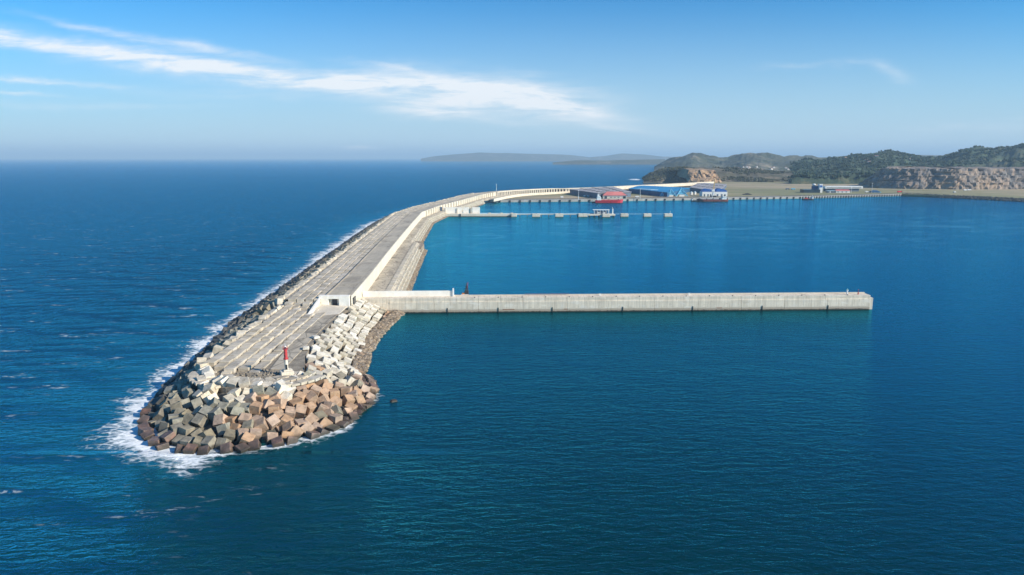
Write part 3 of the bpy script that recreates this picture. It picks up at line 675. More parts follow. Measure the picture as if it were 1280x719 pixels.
# trunk armour, seaward side
for c_ in range(9):
    for P in [resample([p for p in WP if p[1] < 1480], 4.1)]:
        N = normals(P)
        for p, n_ in zip(P, N):
            if p[1] < 352: continue
            if c_ < 5 and p[1] > 1080: continue
            u_ = (c_ + .2) / 9; off = 65 - u_ * 30 + rng.uniform(-.7, .7); x, y = p[0] - n_[0] * off, p[1] - n_[1] * off + rng.uniform(-.8, .8)
            z_ = -.2 + 14.6 * u_ + rng.uniform(-.6, .6); tl = .4
            rot = slope_frame(-n_, R(24)) @ Matrix.Rotation(rng.normal(0, .5), 3, 'Z') @ Matrix.Rotation(rng.normal(0, tl), 3, 'X') @ Matrix.Rotation(rng.normal(0, tl), 3, 'Y')
            if c_ == 8: rot = slope_frame(-n_, R(4)) @ Matrix.Rotation(rng.normal(0, .4), 3, 'Z') @ Matrix.Rotation(rng.normal(0, .28), 3, 'X') @ Matrix.Rotation(rng.normal(0, .25), 3, 'Y')
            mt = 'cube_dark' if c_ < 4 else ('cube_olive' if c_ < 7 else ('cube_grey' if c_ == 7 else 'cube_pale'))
            cubes.append((x, y, z_, rot, mt, -1, 0, ''))
# isolated block rows standing on the head berm edge
for k_ in range(34):
    f_ = k_ / 33; y = 252 + 112 * f_
    if rng.uniform() < .2: continue
    cubes.append((-121.2 - 2.4 * f_ + rng.uniform(-.4, .4), y + rng.uniform(-.5, .5), 11.1 + rng.uniform(-.7, .5), Matrix.Rotation(rng.normal(0, .35), 3, 'Z') @ Matrix.Rotation(rng.normal(.12, .22), 3, 'X') @ Matrix.Rotation(rng.normal(0, .2), 3, 'Y'), 'cube_pale', 19, k_, 'berm'))
cand = [c for c in cubes if c[7] != '']; cand.sort(key=lambda c: (c[0] ** 2 + c[1] ** 2 + (c[2] - 90) ** 2)); indiv = cand[:300]
ids = set(id(c) for c in indiv); rest = [c for c in cubes if id(c) not in ids]
protos = {}
ONES = ['first', 'second', 'third', 'fourth', 'fifth', 'sixth', 'seventh', 'eighth', 'ninth', 'tenth', 'eleventh', 'twelfth', 'thirteenth', 'fourteenth', 'fifteenth', 'sixteenth', 'seventeenth', 'eighteenth', 'nineteenth']
def ordn(i):
    if i < 20: return ONES[i - 1]
    t, o_ = divmod(i, 10); T = ['', '', 'twent', 'thirt', 'fort', 'fift', 'sixt', 'sevent', 'eight'][t]
    return T + 'ieth' if o_ == 0 else T + 'y-' + ONES[o_ - 1]
CN = {'cube_white': 'bright white', 'cube_pale': 'pale grey', 'cube_grey': 'mid grey', 'cube_tan': 'tan brown', 'cube_olive': 'olive grey', 'cube_wet': 'wet reddish brown', 'cube_dark': 'dark shaded'}
by = {}
for c in indiv: by.setdefault(c[5], []).append(c)
for c_, L in by.items():
    L.sort(key=lambda c: -c[6] if c_ != 19 else c[6])       # left to right around the head
    for i, c in enumerate(L):
        key = (c[4], i % 3)
        if key not in protos: protos[key] = cube_mesh('armour_cube', c[4], hash(c[4]) % 97 + i)
        ob = bpy.data.objects.new('armour_cube', protos[key]); COL.objects.link(ob)
        ob.matrix_world = Matrix.Translation((c[0], c[1], c[2])) @ c[3].to_4x4()
        if c_ == 19: lab = f"{CN[c[4]]} cube on the seaward rim of the head plateau, {ordn(i + 1)} from the front"
        elif c_ == 9: lab = f"{CN[c[4]]} cube in the topmost rim row below the beacon, {ordn(i + 1)} from the left"
        else:
            lab = f"{CN[c[4]]} concrete cube, {ordn(i + 1)} from the left, {ordn(c_ + 1)} course up from the water"
        tag(ob, lab, 'armour cube', 'concrete armour cubes around the roundhead')
# remaining cubes in one mesh, coloured by slot
mats = sorted(set(c[4] for c in rest)); vs = []; fs = []; mi = []
base_v = [Vector((a, b_, c)) * 1.72 for a in (-1, 1) for b_ in (-1, 1) for c in (-1, 1)]
base_f = [(0, 1, 3, 2), (4, 6, 7, 5), (0, 4, 5, 1), (2, 3, 7, 6), (0, 2, 6, 4), (1, 5, 7, 3)]
for c in rest:
    n = len(vs); vs += [tuple(c[3] @ (p * random.uniform(.96, 1.02)) + Vector(c[:3])) for p in base_v]; fs += [tuple(i + n for i in f) for f in base_f]; mi += [mats.index(c[4])] * 6
me = bpy.data.meshes.new('armour_cubes'); me.from_pydata(vs, [], fs)
for mt in mats: me.materials.append(M[mt])
me.polygons.foreach_set('material_index', mi); me.update()
ob = bpy.data.objects.new('armour_cubes', me); COL.objects.link(ob); tag(ob, 'mass of concrete armour cubes along the seaward slope', 'armour cubes', kind='stuff')
bv = ob.modifiers.new('bevel', 'BEVEL'); bv.width = .14; bv.segments = 1
rocks('toe_rubble', [(-66, 392), (-69, 360), (-70, 330), (-68, 300), (-65, 280)], 1300, .5, 1.5, 'rubble', 'brown rubble at the harbour toe of the roundhead', 3.0, lambda w: .6 + w * .9)
rocks('toe_rubble', [(-62, 272), (-57, 262), (-55, 250), (-55.5, 236), (-59, 220)], 200, .6, 1.7, 'cube_wet', 'wet brown stones at the right toe of the roundhead', 2.2, lambda w: .1 + w * .3)
tag(MB().box(-44.5, 244, -1.4, 3.6, 3.0, 2.0, .5, .6).build('rock', 'cube_wet', bevel=.3), 'lone dark rock awash off the right side of the roundhead', 'rock')
# loose pale slabs beside the plateau road
for (x, y, s, rz, lb) in ((-88.5, 298, 3.0, .7, 'larger loose white slab on the right side of the plateau road'), (-87.6, 280, 2.6, .2, 'smaller loose white slab nearer the beacon')):
    tag(MB().box(x, y, 10.0, s, s * 1.2, 1.1, rz, .85).build('loose_slab', 'cube_white', bevel=.15), lb, 'slab')

# ------------------------------------------------------------------ beacon
bx_, by_ = -84.5, 245.5
be_ = thing('beacon', (bx_, by_, 10), 'red and cream harbour beacon tower on a white block at the roundhead', 'beacon')
mb = MB(); mb.box(bx_, by_, 9.6, 4.6, 4.2, 1.9, R(28)); mb.box(bx_ + .2, by_ + .2, 11.5, 3.0, 2.8, .5, R(28)); mb.build('base_block', 'white_concrete', be_, bevel=.12)
mb = MB(); mb.cyl(bx_, by_, 12.0, 0.68, .58, 4.0, 16); mb.build('lower_column', 'cream_paint', be_, smooth=False)
mb = MB(); mb.cyl(bx_, by_, 16.0, 0.95, .95, .25, 16); mb.cyl(bx_, by_, 16.25, 0.68, .62, 3.6, 16); mb.build('upper_column', 'red_paint', be_)
mb = MB(); mb.cyl(bx_, by_, 19.85, 0.98, .98, .2, 16)
for i in range(10):
    a = i * .628; mb.cyl(bx_ + 0.92 * math.cos(a), by_ + 0.92 * math.sin(a), 20.05, .04, .04, .8, 6)
for i in range(16):
    a = i * .3927; b2 = a + .3927; mb.bar((bx_ + 0.92 * math.cos(a), by_ + 0.92 * math.sin(a), 20.85), (bx_ + 0.92 * math.cos(b2), by_ + 0.92 * math.sin(b2), 20.85), .07)
mb.build('gallery', 'red_paint', be_)
mb = MB(); mb.cyl(bx_, by_, 20.05, .32, .28, .8, 10); mb.build('lantern', 'glass', be_)
mb = MB(); mb.cyl(bx_, by_, 20.85, .42, .1, .35, 10); mb.bar((bx_, by_, 21.1), (bx_, by_, 22.1), .07); mb.build('lantern_cap', 'white_paint', be_)
MB().box(bx_ + .25, by_ - .62, 12.1, .7, .12, 1.9, 0).build('door', 'dark_steel', be_)
for z_ in (17.2, 18.6): MB().box(bx_ - .1, by_ - .64, z_, .3, .1, .5).build('window', 'dark_steel', be_)

# ------------------------------------------------------------------ caisson pier
pier = thing('pier', (60, 400, 0), 'straight concrete caisson pier reaching right from the breakwater', 'pier')
X0, X1, Y0, Y1 = -72.0, 215.5, 391.5, 401.5
ang = math.atan2(Y1 - Y0, X1 - X0); Lp = math.hypot(X1 - X0, Y1 - Y0); ux, uy = math.cos(ang), math.sin(ang); nxp, nyp = -uy, ux
def pp(s, w): return (X0 + ux * s + nxp * w, Y0 + uy * s + nyp * w)
n = 11; seg = Lp / n; WD = 8.0
for i in range(n):
    c = pp(seg * (i + .5), WD / 2); MB().box(c[0], c[1], -3, seg - .1, WD, 9.6, ang).build('caisson', 'caisson_face', pier, bevel=.1)
mb = MB()
for i in range(n * 2):
    c = pp(seg / 2 * (i + .5), WD / 2 + .15); mb.box(c[0], c[1], 6.6, seg / 2 - .12, WD - .3, 2.1 + rng.uniform(-.02, .03), ang)
c = pp(-12, WD / 2 + .15); mb.box(c[0], c[1], 4, 23.8, WD - .3, 4.7, ang)
mb.build('capping', 'caisson_face', pier)
c = pp(-12, WD / 2 - .1); MB().box(c[0], c[1], -3, 24, WD - .2, 8.5, ang).build('root_block', 'caisson_face', pier)
c = pp(Lp / 2, WD - .6); MB().box(c[0], c[1], 8.7, Lp, .5, .55, ang).build('parapet', 'pale_concrete', pier)
c = pp(10.5, WD - 1.2); MB().box(c[0], c[1], 8.6, 54, .9, 3.4, ang).build('splash_wall', 'bright_concrete', pier)
c = pp(37.2, WD - 1.2); MB().box(c[0], c[1], 8.7, .8, 2.2, 4.6, ang).build('wall_end_post', 'white_paint', pier)
c = pp(Lp + .9, WD / 2); MB().box(c[0], c[1], -3, 1.9, WD - 1, 10.0, ang).build('end_step', 'pale_concrete', pier)
for s in (34, 64, 96, 138, 180, 222, 262):
    c = pp(s, -.16); MB().box(c[0], c[1], .3, .35, .35, 2.6, ang).build('fender', 'dark_rubber', pier)
for s, l_ in ((70, 7), (196, 3.2), (104, 2.4)):
    c = pp(s, -.03); MB().box(c[0], c[1], 1.5, l_, .06, .5, ang).build('rust_patch', 'rust_stain', pier)
mb = MB()
for s in np.arange(50, Lp - 4, 14): c = pp(s, 1.1); mb.cyl(c[0], c[1], 8.6, .28, .35, .6, 8)
mb.build('bollards', 'dark_steel', pier)['kind'] = 'stuff'
c = pp(Lp - 13, 3.2); gb = thing('pier_light', (c[0], c[1], 8.7), 'white and green navigation light post near the pier end', 'navigation light')
MB().cyl(c[0], c[1], 8.7, .45, .38, 2.6, 10).build('post', 'white_paint', gb); simple('green_paint', (.35, .62, .50), (.3, .55, .45), 1, .5)
MB().cyl(c[0], c[1], 11.3, .7, .7, .18, 10).build('gallery', 'white_paint', gb); MB().cyl(c[0], c[1], 11.48, .3, .22, .8, 8).build('lantern', 'green_paint', gb)
c = pp(Lp - 6.2, 3.2); gb = thing('marker_post', (c[0], c[1], 8.7), 'small red marker post by the right end of the pier', 'marker')
MB().cyl(c[0], c[1], 8.7, .38, .3, 1.6, 10).build('post', 'red_paint', gb); MB().cyl(c[0], c[1], 10.3, .12, .1, 1.0, 8).build('pole', 'dark_steel', gb)
MB().box(c[0], c[1], 11.2, .5, .3, .5).build('topmark', 'red_paint', gb)
for s, lb in ((125, 'left'), (179, 'right')):
    c = pp(s, 5.5); e = thing('deck_box', (c[0], c[1], 8.7), f'{lb} one of two small white boxes on the pier deck', 'box'); MB().box(c[0], c[1], 8.7, 1.1, .9, 1.0, ang).build('cabinet', 'white_paint', e, bevel=.06); MB().box(c[0], c[1], 9.7, 1.25, 1.05, .1, ang).build('lid', 'pale_concrete', e)
# railing behind the deck
mb = MB(); cc = [pp(s, 6.4) for s in np.arange(80, 107, 2.4)]
for p in cc: mb.bar((*p, 8.7), (*p, 9.9), .1)
for a, b_ in zip(cc, cc[1:]): mb.bar((*a, 9.9), (*b_, 9.9), .08); mb.bar((*a, 9.4), (*b_, 9.4), .06)
tag(mb.build('railing', 'hull_rust'), 'short rusty railing on the left half of the pier deck', 'railing')

# small work boat moored behind the pier: hull, cabin, mast and derrick above the deck line
bo = thing('work_boat', (-27.6, 404, 0), 'dark work boat with mast moored behind the pier', 'boat')
def hull(mb, cx, cy, z0, L, B, H, rot, sheer=.35, steps=10):
    vs = []; c, s = math.cos(rot), math.sin(rot)
    for i in range(steps + 1):
        t = i / steps; x = -L / 2 + L * t; w = B / 2 * (1 - max(0, (t - .72) / .28) ** 2.0) * (.86 + .14 * min(1, t / .12)); w = max(w, .05); zt = H + sheer * H * max(0, (t - .6) / .4) ** 2
        for (yy2, z2) in ((-w * .72, 0), (-w, zt), (w, zt), (w * .72, 0)):
            xx = x + (0 if z2 == 0 or t < .8 else H * .25); vs.append((cx + xx * c - yy2 * s, cy + xx * s + yy2 * c, z0 + z2))
    fs_ = [(0, 1, 2, 3), tuple(steps * 4 + k for k in (3, 2, 1, 0))]
    for i in range(steps):
        for k_ in range(4): fs_.append((i * 4 + k_, i * 4 + (k_ + 1) % 4, (i + 1) * 4 + (k_ + 1) % 4, (i + 1) * 4 + k_))
    return mb.add(vs, fs_)
cx, cy = -27.6, 406.5
hull(MB(), cx, cy, -.6, 11, 4, 3.0, ang).build('hull', 'dark_steel', bo)
MB().box(cx - 1, cy, 2.3, 4, 2.8, 5.0, ang).build('wheelhouse', 'dark_steel', bo, bevel=.1)
MB().box(cx - 1, cy, 7.3, 4.4, 3.2, 1.2, ang).build('bridge', 'white_paint', bo, bevel=.1)
MB().box(cx + .1, cy, 8.3, 2.6, 2.2, 2.9, ang, .8).build('upper_cabin', 'dark_steel', bo, bevel=.08)
mb = MB(); mb.bar((cx, cy, 8.4), (cx, cy, 15.3), .55); mb.bar((cx - .9, cy, 13.2), (cx + .9, cy, 13.2), .3); mb.bar((cx + 1.1, cy, 9.5), (cx, cy, 14.2), .3); mb.bar((cx - 1.2, cy, 12.0), (cx + .6, cy, 12.4), .2); mb.bar((cx - 1.5, cy, 9.0), (cx, cy, 13.5), .2); mb.build('mast', 'dark_steel', bo)
MB().bar((cx + .4, cy, 9.5), (cx + .9, cy, 15.8), .2).build('derrick', 'hull_red', bo); MB().box(cx + .5, cy, 8.5, 1.2, 1.2, 1.7, ang).build('winch', 'dark_steel', bo)
MB().box(cx - 1.9, cy - .4, 8.5, 1.5, 1.2, .8, ang).build('deck_locker', 'orange_paint', bo)

# ------------------------------------------------------------------ tanker jetty
JY = 1058.0; PXM = JY / FPX / math.cos(R(PITCH)) * .99
def jx(px): return (px - 640) * 1.2405
jt = thing('jetty', (jx(600), JY, 0), 'white concrete tanker jetty with a pipe trestle in the harbour', 'jetty')
MB().box((jx(557) + jx(646)) / 2, JY + 7, -3, jx(646) - jx(557), 16, 7.2).build('quay_block', 'white_concrete', jt, bevel=.2)
mb = MB(); mb.box((jx(557) + jx(646)) / 2, JY - 1.05, .2, jx(646) - jx(557), .3, .9); mb.build('waterline_band', 'algae', jt)
for a, b_ in ((554, 577.5), (578.5, 586), (590, 599.5)):
    MB().box((jx(a) + jx(b_)) / 2, JY + 13.5, 4.2, jx(b_) - jx(a), 2.2, 9.5).build('screen_wall', 'bright_concrete', jt)
MB().box(jx(588), JY + 13.5, 4.2, 3.6, 1.2, 8.6).build('screen_wall', 'pale_concrete', jt)
MB().box(jx(550.5), JY + 14, 8, 3.6, 1, 6).build('gate', 'wall_steelblue', jt)
for a in (556, 571, 588.5): MB().box(jx(a), JY + 12, 4.2, 1.4, 1.6, 8.2).build('wall_rib', 'pale_concrete', jt)
MB().box(jx(575.6), JY - 1.4, .2, 1.8, .9, 4.2).build('dark_upright', 'dark_steel', jt)  # plain dark block standing out from the quay face
mb = MB(); mb.box(jx(622), JY + 6, 4.2, 48, 1.0, 1.0); mb.box(jx(606), JY + 4, 4.2, 16, 3, 1.2); mb.build('pipe_rack', 'pipe_blue', jt)
for x_ in (612, 627, 640): MB().box(jx(x_), JY + 3, 4.2, 4, 2.2, 1.7).build('deck_equipment', 'pale_concrete', jt)
# trestle deck with pipes
MB().box((jx(645) + jx(735)) / 2, JY + 4, 2.9, jx(735) - jx(645), 5, .8).build('trestle_deck', 'pale_concrete', jt)
mb = MB()
for k_ in range(4): mb.bar((jx(645), JY + 2.2 + k_ * 1.2, 4.3), (jx(737), JY + 2.2 + k_ * 1.2, 4.3), 1.0)
mb.build('pipes', 'pipe_blue', jt)
mb = MB()
for px in np.arange(650, 735, 9):
    for w in (2, 6): mb.cyl(jx(px), JY + w, -3, .4, .4, 6, 8)
mb.build('piles', 'algae', jt)['kind'] = 'stuff'
MB().box((jx(735) + jx(768.5)) / 2, JY + 4, 1.8, jx(768.5) - jx(735), 14, 2.2).build('loading_platform', 'white_concrete', jt, bevel=.15)
mb = MB()
for px in np.arange(737, 768, 6):
    for w in (-1, 4, 9): mb.cyl(jx(px), JY + w, -3, .6, .6, 5, 8)
mb.build('platform_piles', 'algae', jt)['kind'] = 'stuff'
MB().box(jx(751.5), JY + 5, 10.0, jx(762) - jx(741.5), 9, .7).build('canopy', 'white_paint', jt)
mb = MB()
for px in np.arange(743, 761.6, 3.6):
    for w in (1.5, 8.5): mb.box(jx(px), JY + w, 4, .5, .5, 6)
mb.build('canopy_posts', 'white_paint', jt)
MB().box(jx(751.5), JY + 5.5, 4, 18, 5, 4.2).build('control_room', 'wall_steelblue', jt)
for x_ in (748, 755): MB().box(jx(x_), JY + 2.9, 4.6, 3.2, .2, 2.4).build('window', 'white_paint', jt)
mb = MB(); mb.box(jx(766), JY + 4, 4, 1.8, 1.8, 8, 0, .8); mb.bar((jx(766), JY + 4, 12), (jx(766) - .8, JY + 4, 14.5), .5); mb.build('loading_arm', 'white_paint', jt)
DOL = [(642.5, 7, -1, 'at the quay corner of the jetty'), (670, 10, -3, 'first out along the pipe trestle'), (698.5, 10, -3, 'midway along the pipe trestle'), (728, 11.5, -2, 'large one where trestle meets platform'),
       (756.5, 9.5, -6, 'in front of the canopy platform'), (780, 9.5, 0, 'just right of the canopy platform'), (808.5, 9.5, 0, 'second beyond the canopy platform'), (834.5, 10, 0, 'outermost at the right tip of the jetty line')]
for px, w, dy, lb in DOL:
    e = thing('dolphin', (jx(px), JY + dy, 0), 'white square mooring dolphin, ' + lb, 'mooring dolphin', 'mooring dolphins along the tanker jetty')
    MB().box(jx(px), JY + dy, -1.5, w * 1.2, 9, 6.4).build('cap', 'white_concrete', e, bevel=.25)
    mb = MB()
    for a in (-.35, .35):
        for b_ in (-3, 3): mb.cyl(jx(px) + a * w * 1.2, JY + dy + b_, -3, .9, .9, 4.3, 8)
    mb.build('piles', 'algae', e); MB().cyl(jx(px), JY + dy - 2, 4.9, .4, .55, .9, 8).build('bollard', 'dark_steel', e); MB().box(jx(px), JY + dy, -1.2, w * 1.2 + .12, 9.12, 1.9).build('tide_band', 'algae', e)
for a, b_, lb in ((769, 775.5, 'short'), (784.5, 804, 'left'), (813, 830, 'right')):
    e = thing('catwalk', (jx((a + b_) / 2), JY, 0), f'thin {lb} catwalk linking the outer mooring dolphins' if lb != 'short' else 'short catwalk between canopy platform and nearest dolphin', 'catwalk')
    mb = MB(); mb.box(jx((a + b_) / 2), JY + 2, 3.7, jx(b_) - jx(a), 1.0, .4); mb.build('walkway', 'pipe_blue', e)
    mb = MB()
    for w in (1.5, 2.5): mb.bar((jx(a), JY + w, 5.1), (jx(b_), JY + w, 5.1), .08)
    mb.build('handrail', 'pipe_blue', e)
e = thing('beacon_pole', (jx(837), JY, 0), 'thin white light pole on the outermost dolphin', 'light pole'); MB().cyl(jx(837), JY - 1, 4.4, .22, .15, 3.6, 8).build('pole', 'white_paint', e); MB().box(jx(837), JY - 1, 8, .6, .6, .7).build('lamp', 'white_paint', e)

# ------------------------------------------------------------------ quay and port
qw = thing('quay_wall', (200, 1400, 0), 'long pale quay wall with dark fenders in front of the port', 'quay wall')
Qs = resample(Q, 20)
loft(Qs, [(.6, -3), (.6, 4.9), (-3, 4.9), (-3, 4.0)]).build('wall', 'quay_concrete', qw)
fp = resample(Q[:3], 21)[1:] + resample(Q[2:4], 16)[1:] + resample(Q[3:], 7.6)[1:]
qq = [np.array(p) for p in fp]; Nf = normals(qq)
for p, n_ in list(zip(qq, Nf))[:99]:
    c = p + n_ * 1.2; a = math.atan2(n_[1], n_[0]); MB().box(c[0], c[1], .4, 1.3, 3.0, 3.6, a).build('fender', 'dark_rubber', qw)
ap = loft(Qs, [(-3, 4.62), (-34, 4.62)]); tag(ap.build('apron', 'asphalt'), 'dark paved apron behind the quay edge', 'road', kind='structure')
# low pale wall climbing from the quay root along the back road
lw = [at(617, 251.5, 5), at(640, 246.5, 5), at(660, 244.2, 5), at(690, 242.6, 5), at(713, 241.3, 5)]
t = thing('back_wall', (*lw[0], 5), 'bright low wall curving from the quay root to the grey shed', 'wall')
loft([np.array(p) for p in resample(smooth_path(lw, 1), 12)], [(-1, 4), (-1, 9.6), (1, 9.6), (1, 4)], closed=True).build('wall', 'white_concrete', t)
loft([np.array(p) for p in resample(smooth_path(lw, 1), 12)], [(-14, 8.2), (-1, 8.2)]).build('back_road', 'worn_road', t)

def quad_building(name, pts, z0, h, wallm, roofm, label, cat, rows=0, nrow=9, over=1.0, sky_m='dark_steel'):
    """flat-roofed hall over four plan corners"""
    cx_ = sum(p[0] for p in pts) / 4; cy_ = sum(p[1] for p in pts) / 4
    e = thing(name, (cx_, cy_, z0), label, cat)
    area = sum(pts[i][0] * pts[(i + 1) % 4][1] - pts[(i + 1) % 4][0] * pts[i][1] for i in range(4)); P_ = pts if area > 0 else pts[::-1]
    MB().prism(P_, z0 - 1, z0 + h).build('wall', wallm, e)
    Pr = [(cx_ + (x - cx_) * 1.02, cy_ + (y - cy_) * 1.02) for x, y in P_]
    rf = MB().prism(Pr, z0 + h + .02, z0 + h + .8).build('roof', roofm, e)
    for r_ in range(rows):
        for k_ in range(nrow):
            fu = (k_ + .6) / nrow; fv = (r_ + .8) / (rows + .6)
            a = np.array(pts[0]) * (1 - fu) + np.array(pts[1]) * fu; b_ = np.array(pts[3]) * (1 - fu) + np.array(pts[2]) * fu; c = a * (1 - fv) + b_ * fv
            ob = MB().box(c[0], c[1], z0 + h + .8, 7, 9, .9, .2).build('skylight', sky_m, rf); ob.matrix_parent_inverse = rf.matrix_world.inverted(); ob.parent = rf
    return e
bpy.context.view_layer.update()
quad_building('warehouse', [at(747, 248, LZ), (138, 1640), (262, 1800), (262, 1515)], LZ, 10.5, 'wall_steelblue', 'roof_grey', 'long flat grey-roofed shed with a dark side wall behind the red ship', 'warehouse', 3, 6)  # side wall faces away from the sun; its shade is put into the wall colour
# red-roofed hall
c0 = at(768.5, 248.4, LZ); e = thing('red_roofed_hall', (c0[0], c0[1] + 10, LZ), 'small cream hall with a faded red hipped roof behind the red ship', 'building')
MB().box(c0[0], c0[1] + 13, LZ - 1, 50, 26, 7.6).build('wall', 'cream_paint', e)
MB().gable(c0[0], c0[1] + 13, LZ + 6.6, 53, 29, 7.5, 0, 11).build('roof', 'roof_red', e)
for dx in (-19, 20): MB().box(c0[0] + dx, c0[1] - .2, LZ, 4.6, .5, 4.6).build('door', 'dark_steel', e)
for dx in (-8, 0, 8): MB().box(c0[0] + dx, c0[1] - .2, LZ + 2.2, 4, .3, 1.4).build('window', 'wall_steelblue', e)
# blue warehouse
quad_building('blue_warehouse', [at(834, 246.3, LZ), at(786, 241, LZ), (at(800, 236.5, LZ)), at(862, 240, LZ)], LZ, 9.5, 'wall_blue', 'roof_blue', 'long warehouse with a bright blue roof at the centre of the port', 'warehouse')
c = at(808, 236.8, 15.4); MB().box(c[0], c[1], 15.31, 22, 60, .5, .5).build('roof_lettering_panel', 'pipe_blue', bpy.data.objects['blue_warehouse'])
def tower_frame(px, py, w, h, label):
    c = at(px, py, LZ); e = thing('hopper_gantry', (c[0], c[1], LZ), label, 'gantry', 'light blue gantries beside the blue warehouse')
    x, y = c; z0 = LZ; hw = w / 2
    for sx in (-1, 1):
        for sy in (-1, 1): MB().bar((x + sx * hw, y + sy * 8, z0), (x + sx * 1.2, y + sy * 2, z0 + h), 1.5).build('leg', 'cyan_paint', e)
    mb = MB()
    for f_ in (.3, .55, .8):
        k_ = hw * (1 - f_) + 1.2 * f_; d_ = 8 * (1 - f_) + 2 * f_; z_ = z0 + h * f_
        for sy in (-1, 1): mb.bar((x - k_, y + sy * d_, z_), (x + k_, y + sy * d_, z_), .9)
    mb.build('cross_beam', 'cyan_paint', e)
    MB().add([(x - hw * .72, y - 5, z0 + h * .28), (x + hw * .72, y - 5, z0 + h * .28), (x + hw * .72, y + 5, z0 + h * .28), (x - hw * .72, y + 5, z0 + h * .28), (x - 1, y - 1, z0 + h * .86), (x + 1, y - 1, z0 + h * .86), (x + 1, y + 1, z0 + h * .86), (x - 1, y + 1, z0 + h * .86)],
             [(3, 2, 1, 0), (4, 5, 6, 7), (0, 1, 5, 4), (1, 2, 6, 5), (2, 3, 7, 6), (3, 0, 4, 7)]).build('hood', 'cyan_paint', e)
    MB().box(x, y - 3, z0, w * .45, 6, h * .26).build('base_cabin', 'white_paint', e)
    MB().bar((x, y, z0 + h), (x, y, z0 + h + 4), .7).build('top_mast', 'pipe_blue', e)
tower_frame(838.5, 245.5, 20, 14, 'left light blue triangular gantry beside the blue warehouse')
tower_frame(851.5, 245.5, 26, 17, 'right, larger light blue triangular gantry beside the blue warehouse')
tower_frame(827.5, 245.8, 6, 7, 'small slim pale gantry at the corner of the blue warehouse')
quad_building('warehouse', [at(897, 244.5, LZ), at(862, 238.5, LZ), (at(874, 232, LZ)), at(908, 234.5, LZ)], LZ, 8.5, 'wall_steelblue', 'roof_grey', 'broad grey-roofed shed with dark skylights right of the blue warehouse', 'warehouse', 2, 6)  # shade on the left wall is painted in as the dark wall colour
# white halls with blue vaulted roofs
for px, w, lb in ((884.5, 24, 'left, narrower white hall with a blue roof behind the rusty ship'), (901.5, 28, 'right, wider white hall with a blue roof behind the rusty ship')):
    c = at(px, 245.6, LZ); e = thing('white_hall', (c[0], c[1] + 12, LZ), lb, 'building', 'white halls with blue roofs')
    MB().box(c[0], c[1] + 12, LZ - 1, w, 22, 11).build('wall', 'white_paint', e); vs = []; L_ = 9
    for sx in (-1, 1):
        for i in range(L_): a = math.pi * i / (L_ - 1); vs.append((c[0] + w * .46 * math.cos(a), c[1] + 12 + sx * 11, LZ + 10.02 + 6.5 * math.sin(a)))
    MB().add(vs, [tuple(range(L_)), tuple(range(L_, 2 * L_))[::-1]] + [(i, L_ + i, L_ + i + 1, i + 1) for i in range(L_ - 1)] + [(0, L_ - 1, 2 * L_ - 1, L_)]).build('roof', 'blue_paint', e)
    for dx in (-.28, .05, .3): MB().box(c[0] + dx * w, c[1] + .9, LZ, w * .12, .4, 5).build('door', 'wall_steelblue', e)
# grey tanks and small white machines between the blue and grey sheds
for i, (px, py) in enumerate(((864, 243.5), (868.5, 243.2))):
    c = at(px, py, LZ); e = thing('silo', (c[0], c[1], LZ), ('left' if i == 0 else 'right') + ' small white silo between the blue and grey sheds', 'silo', 'small white silos')
    MB().cyl(c[0], c[1], LZ, 3, 3, 6, 14).build('tank', 'white_paint', e); MB().cyl(c[0], c[1], LZ + 6.02, 3.1, .4, 1.6, 14).build('roof', 'pipe_blue', e)
# administration building on the right
c = at(1051, 241.2, LZ); e = thing('port_office', (c[0], c[1] + 40, LZ), 'long white flat slab building with dark glazed wing at the right quay', 'building')
MB().box(c[0] + 38, c[1] + 75, LZ + 7.5, 96, 22, 6).build('upper_slab', 'white_paint', e); MB().box(c[0] + 36, c[1] + 75, LZ - 1, 84, 16, 8.5).build('lower_floor', 'wall_steelblue', e)
MB().box(c[0] + 38, c[1] + 63.8, LZ + 9, 88, .4, 1.4).build('window_band', 'glass', e)
MB().box(c[0] - 46, c[1] + 14, LZ - 1, 8, 12, 22).build('stair_tower', 'white_paint', e)
MB().box(c[0] - 46, c[1] + 7.8, LZ + 13, 6, .4, 5).build('tower_window', 'blue_paint', e)
MB().box(c[0] - 70, c[1] + 14, LZ - 1, 40, 24, 9).build('glazed_wing', 'glass', e)
MB().box(c[0] - 52, c[1] + 22, LZ + 8, 18, 12, 8).build('blue_block', 'wall_blue', e)
mb = MB(); mb.cyl(c[0] - 58, c[1] + 22, LZ + 16, 2, 5, 3, 14); mb.cyl(c[0] - 58, c[1] + 22, LZ + 19, 5, 2.5, 2.5, 14); mb.build('roof_dome', 'white_paint', e)
e = thing('annex', (c[0], c[1] + 5, LZ), 'low white annex with an orange roof in front of the white slab building', 'building')
MB().box(c[0] + 6, c[1] + 8, LZ - 1, 34, 14, 6).build('wall', 'white_paint', e); MB().gable(c[0] + 6, c[1] + 8, LZ + 5.02, 36, 16, 2.8, 0, 2).build('roof', 'roof_red', e)
for dx in (-6, 4, 14): MB().box(c[0] + dx, c[1] + .8, LZ + 1.2, 3.5, .3, 2).build('window', 'wall_steelblue', e)
e = thing('annex', (c[0] - 22, c[1] + 5, LZ), 'dark glazed annex beside the orange-roofed annex', 'building')
MB().box(c[0] - 22, c[1] + 7, LZ - 1, 20, 12, 6).build('wall', 'wall_steelblue', e); MB().box(c[0] - 22, c[1] + 7, LZ + 5.02, 21, 13, .6).build('roof', 'pipe_blue', e); MB().box(c[0] - 26, c[1] + .9, LZ, 2, .3, 4).build('door', 'white_paint', e)

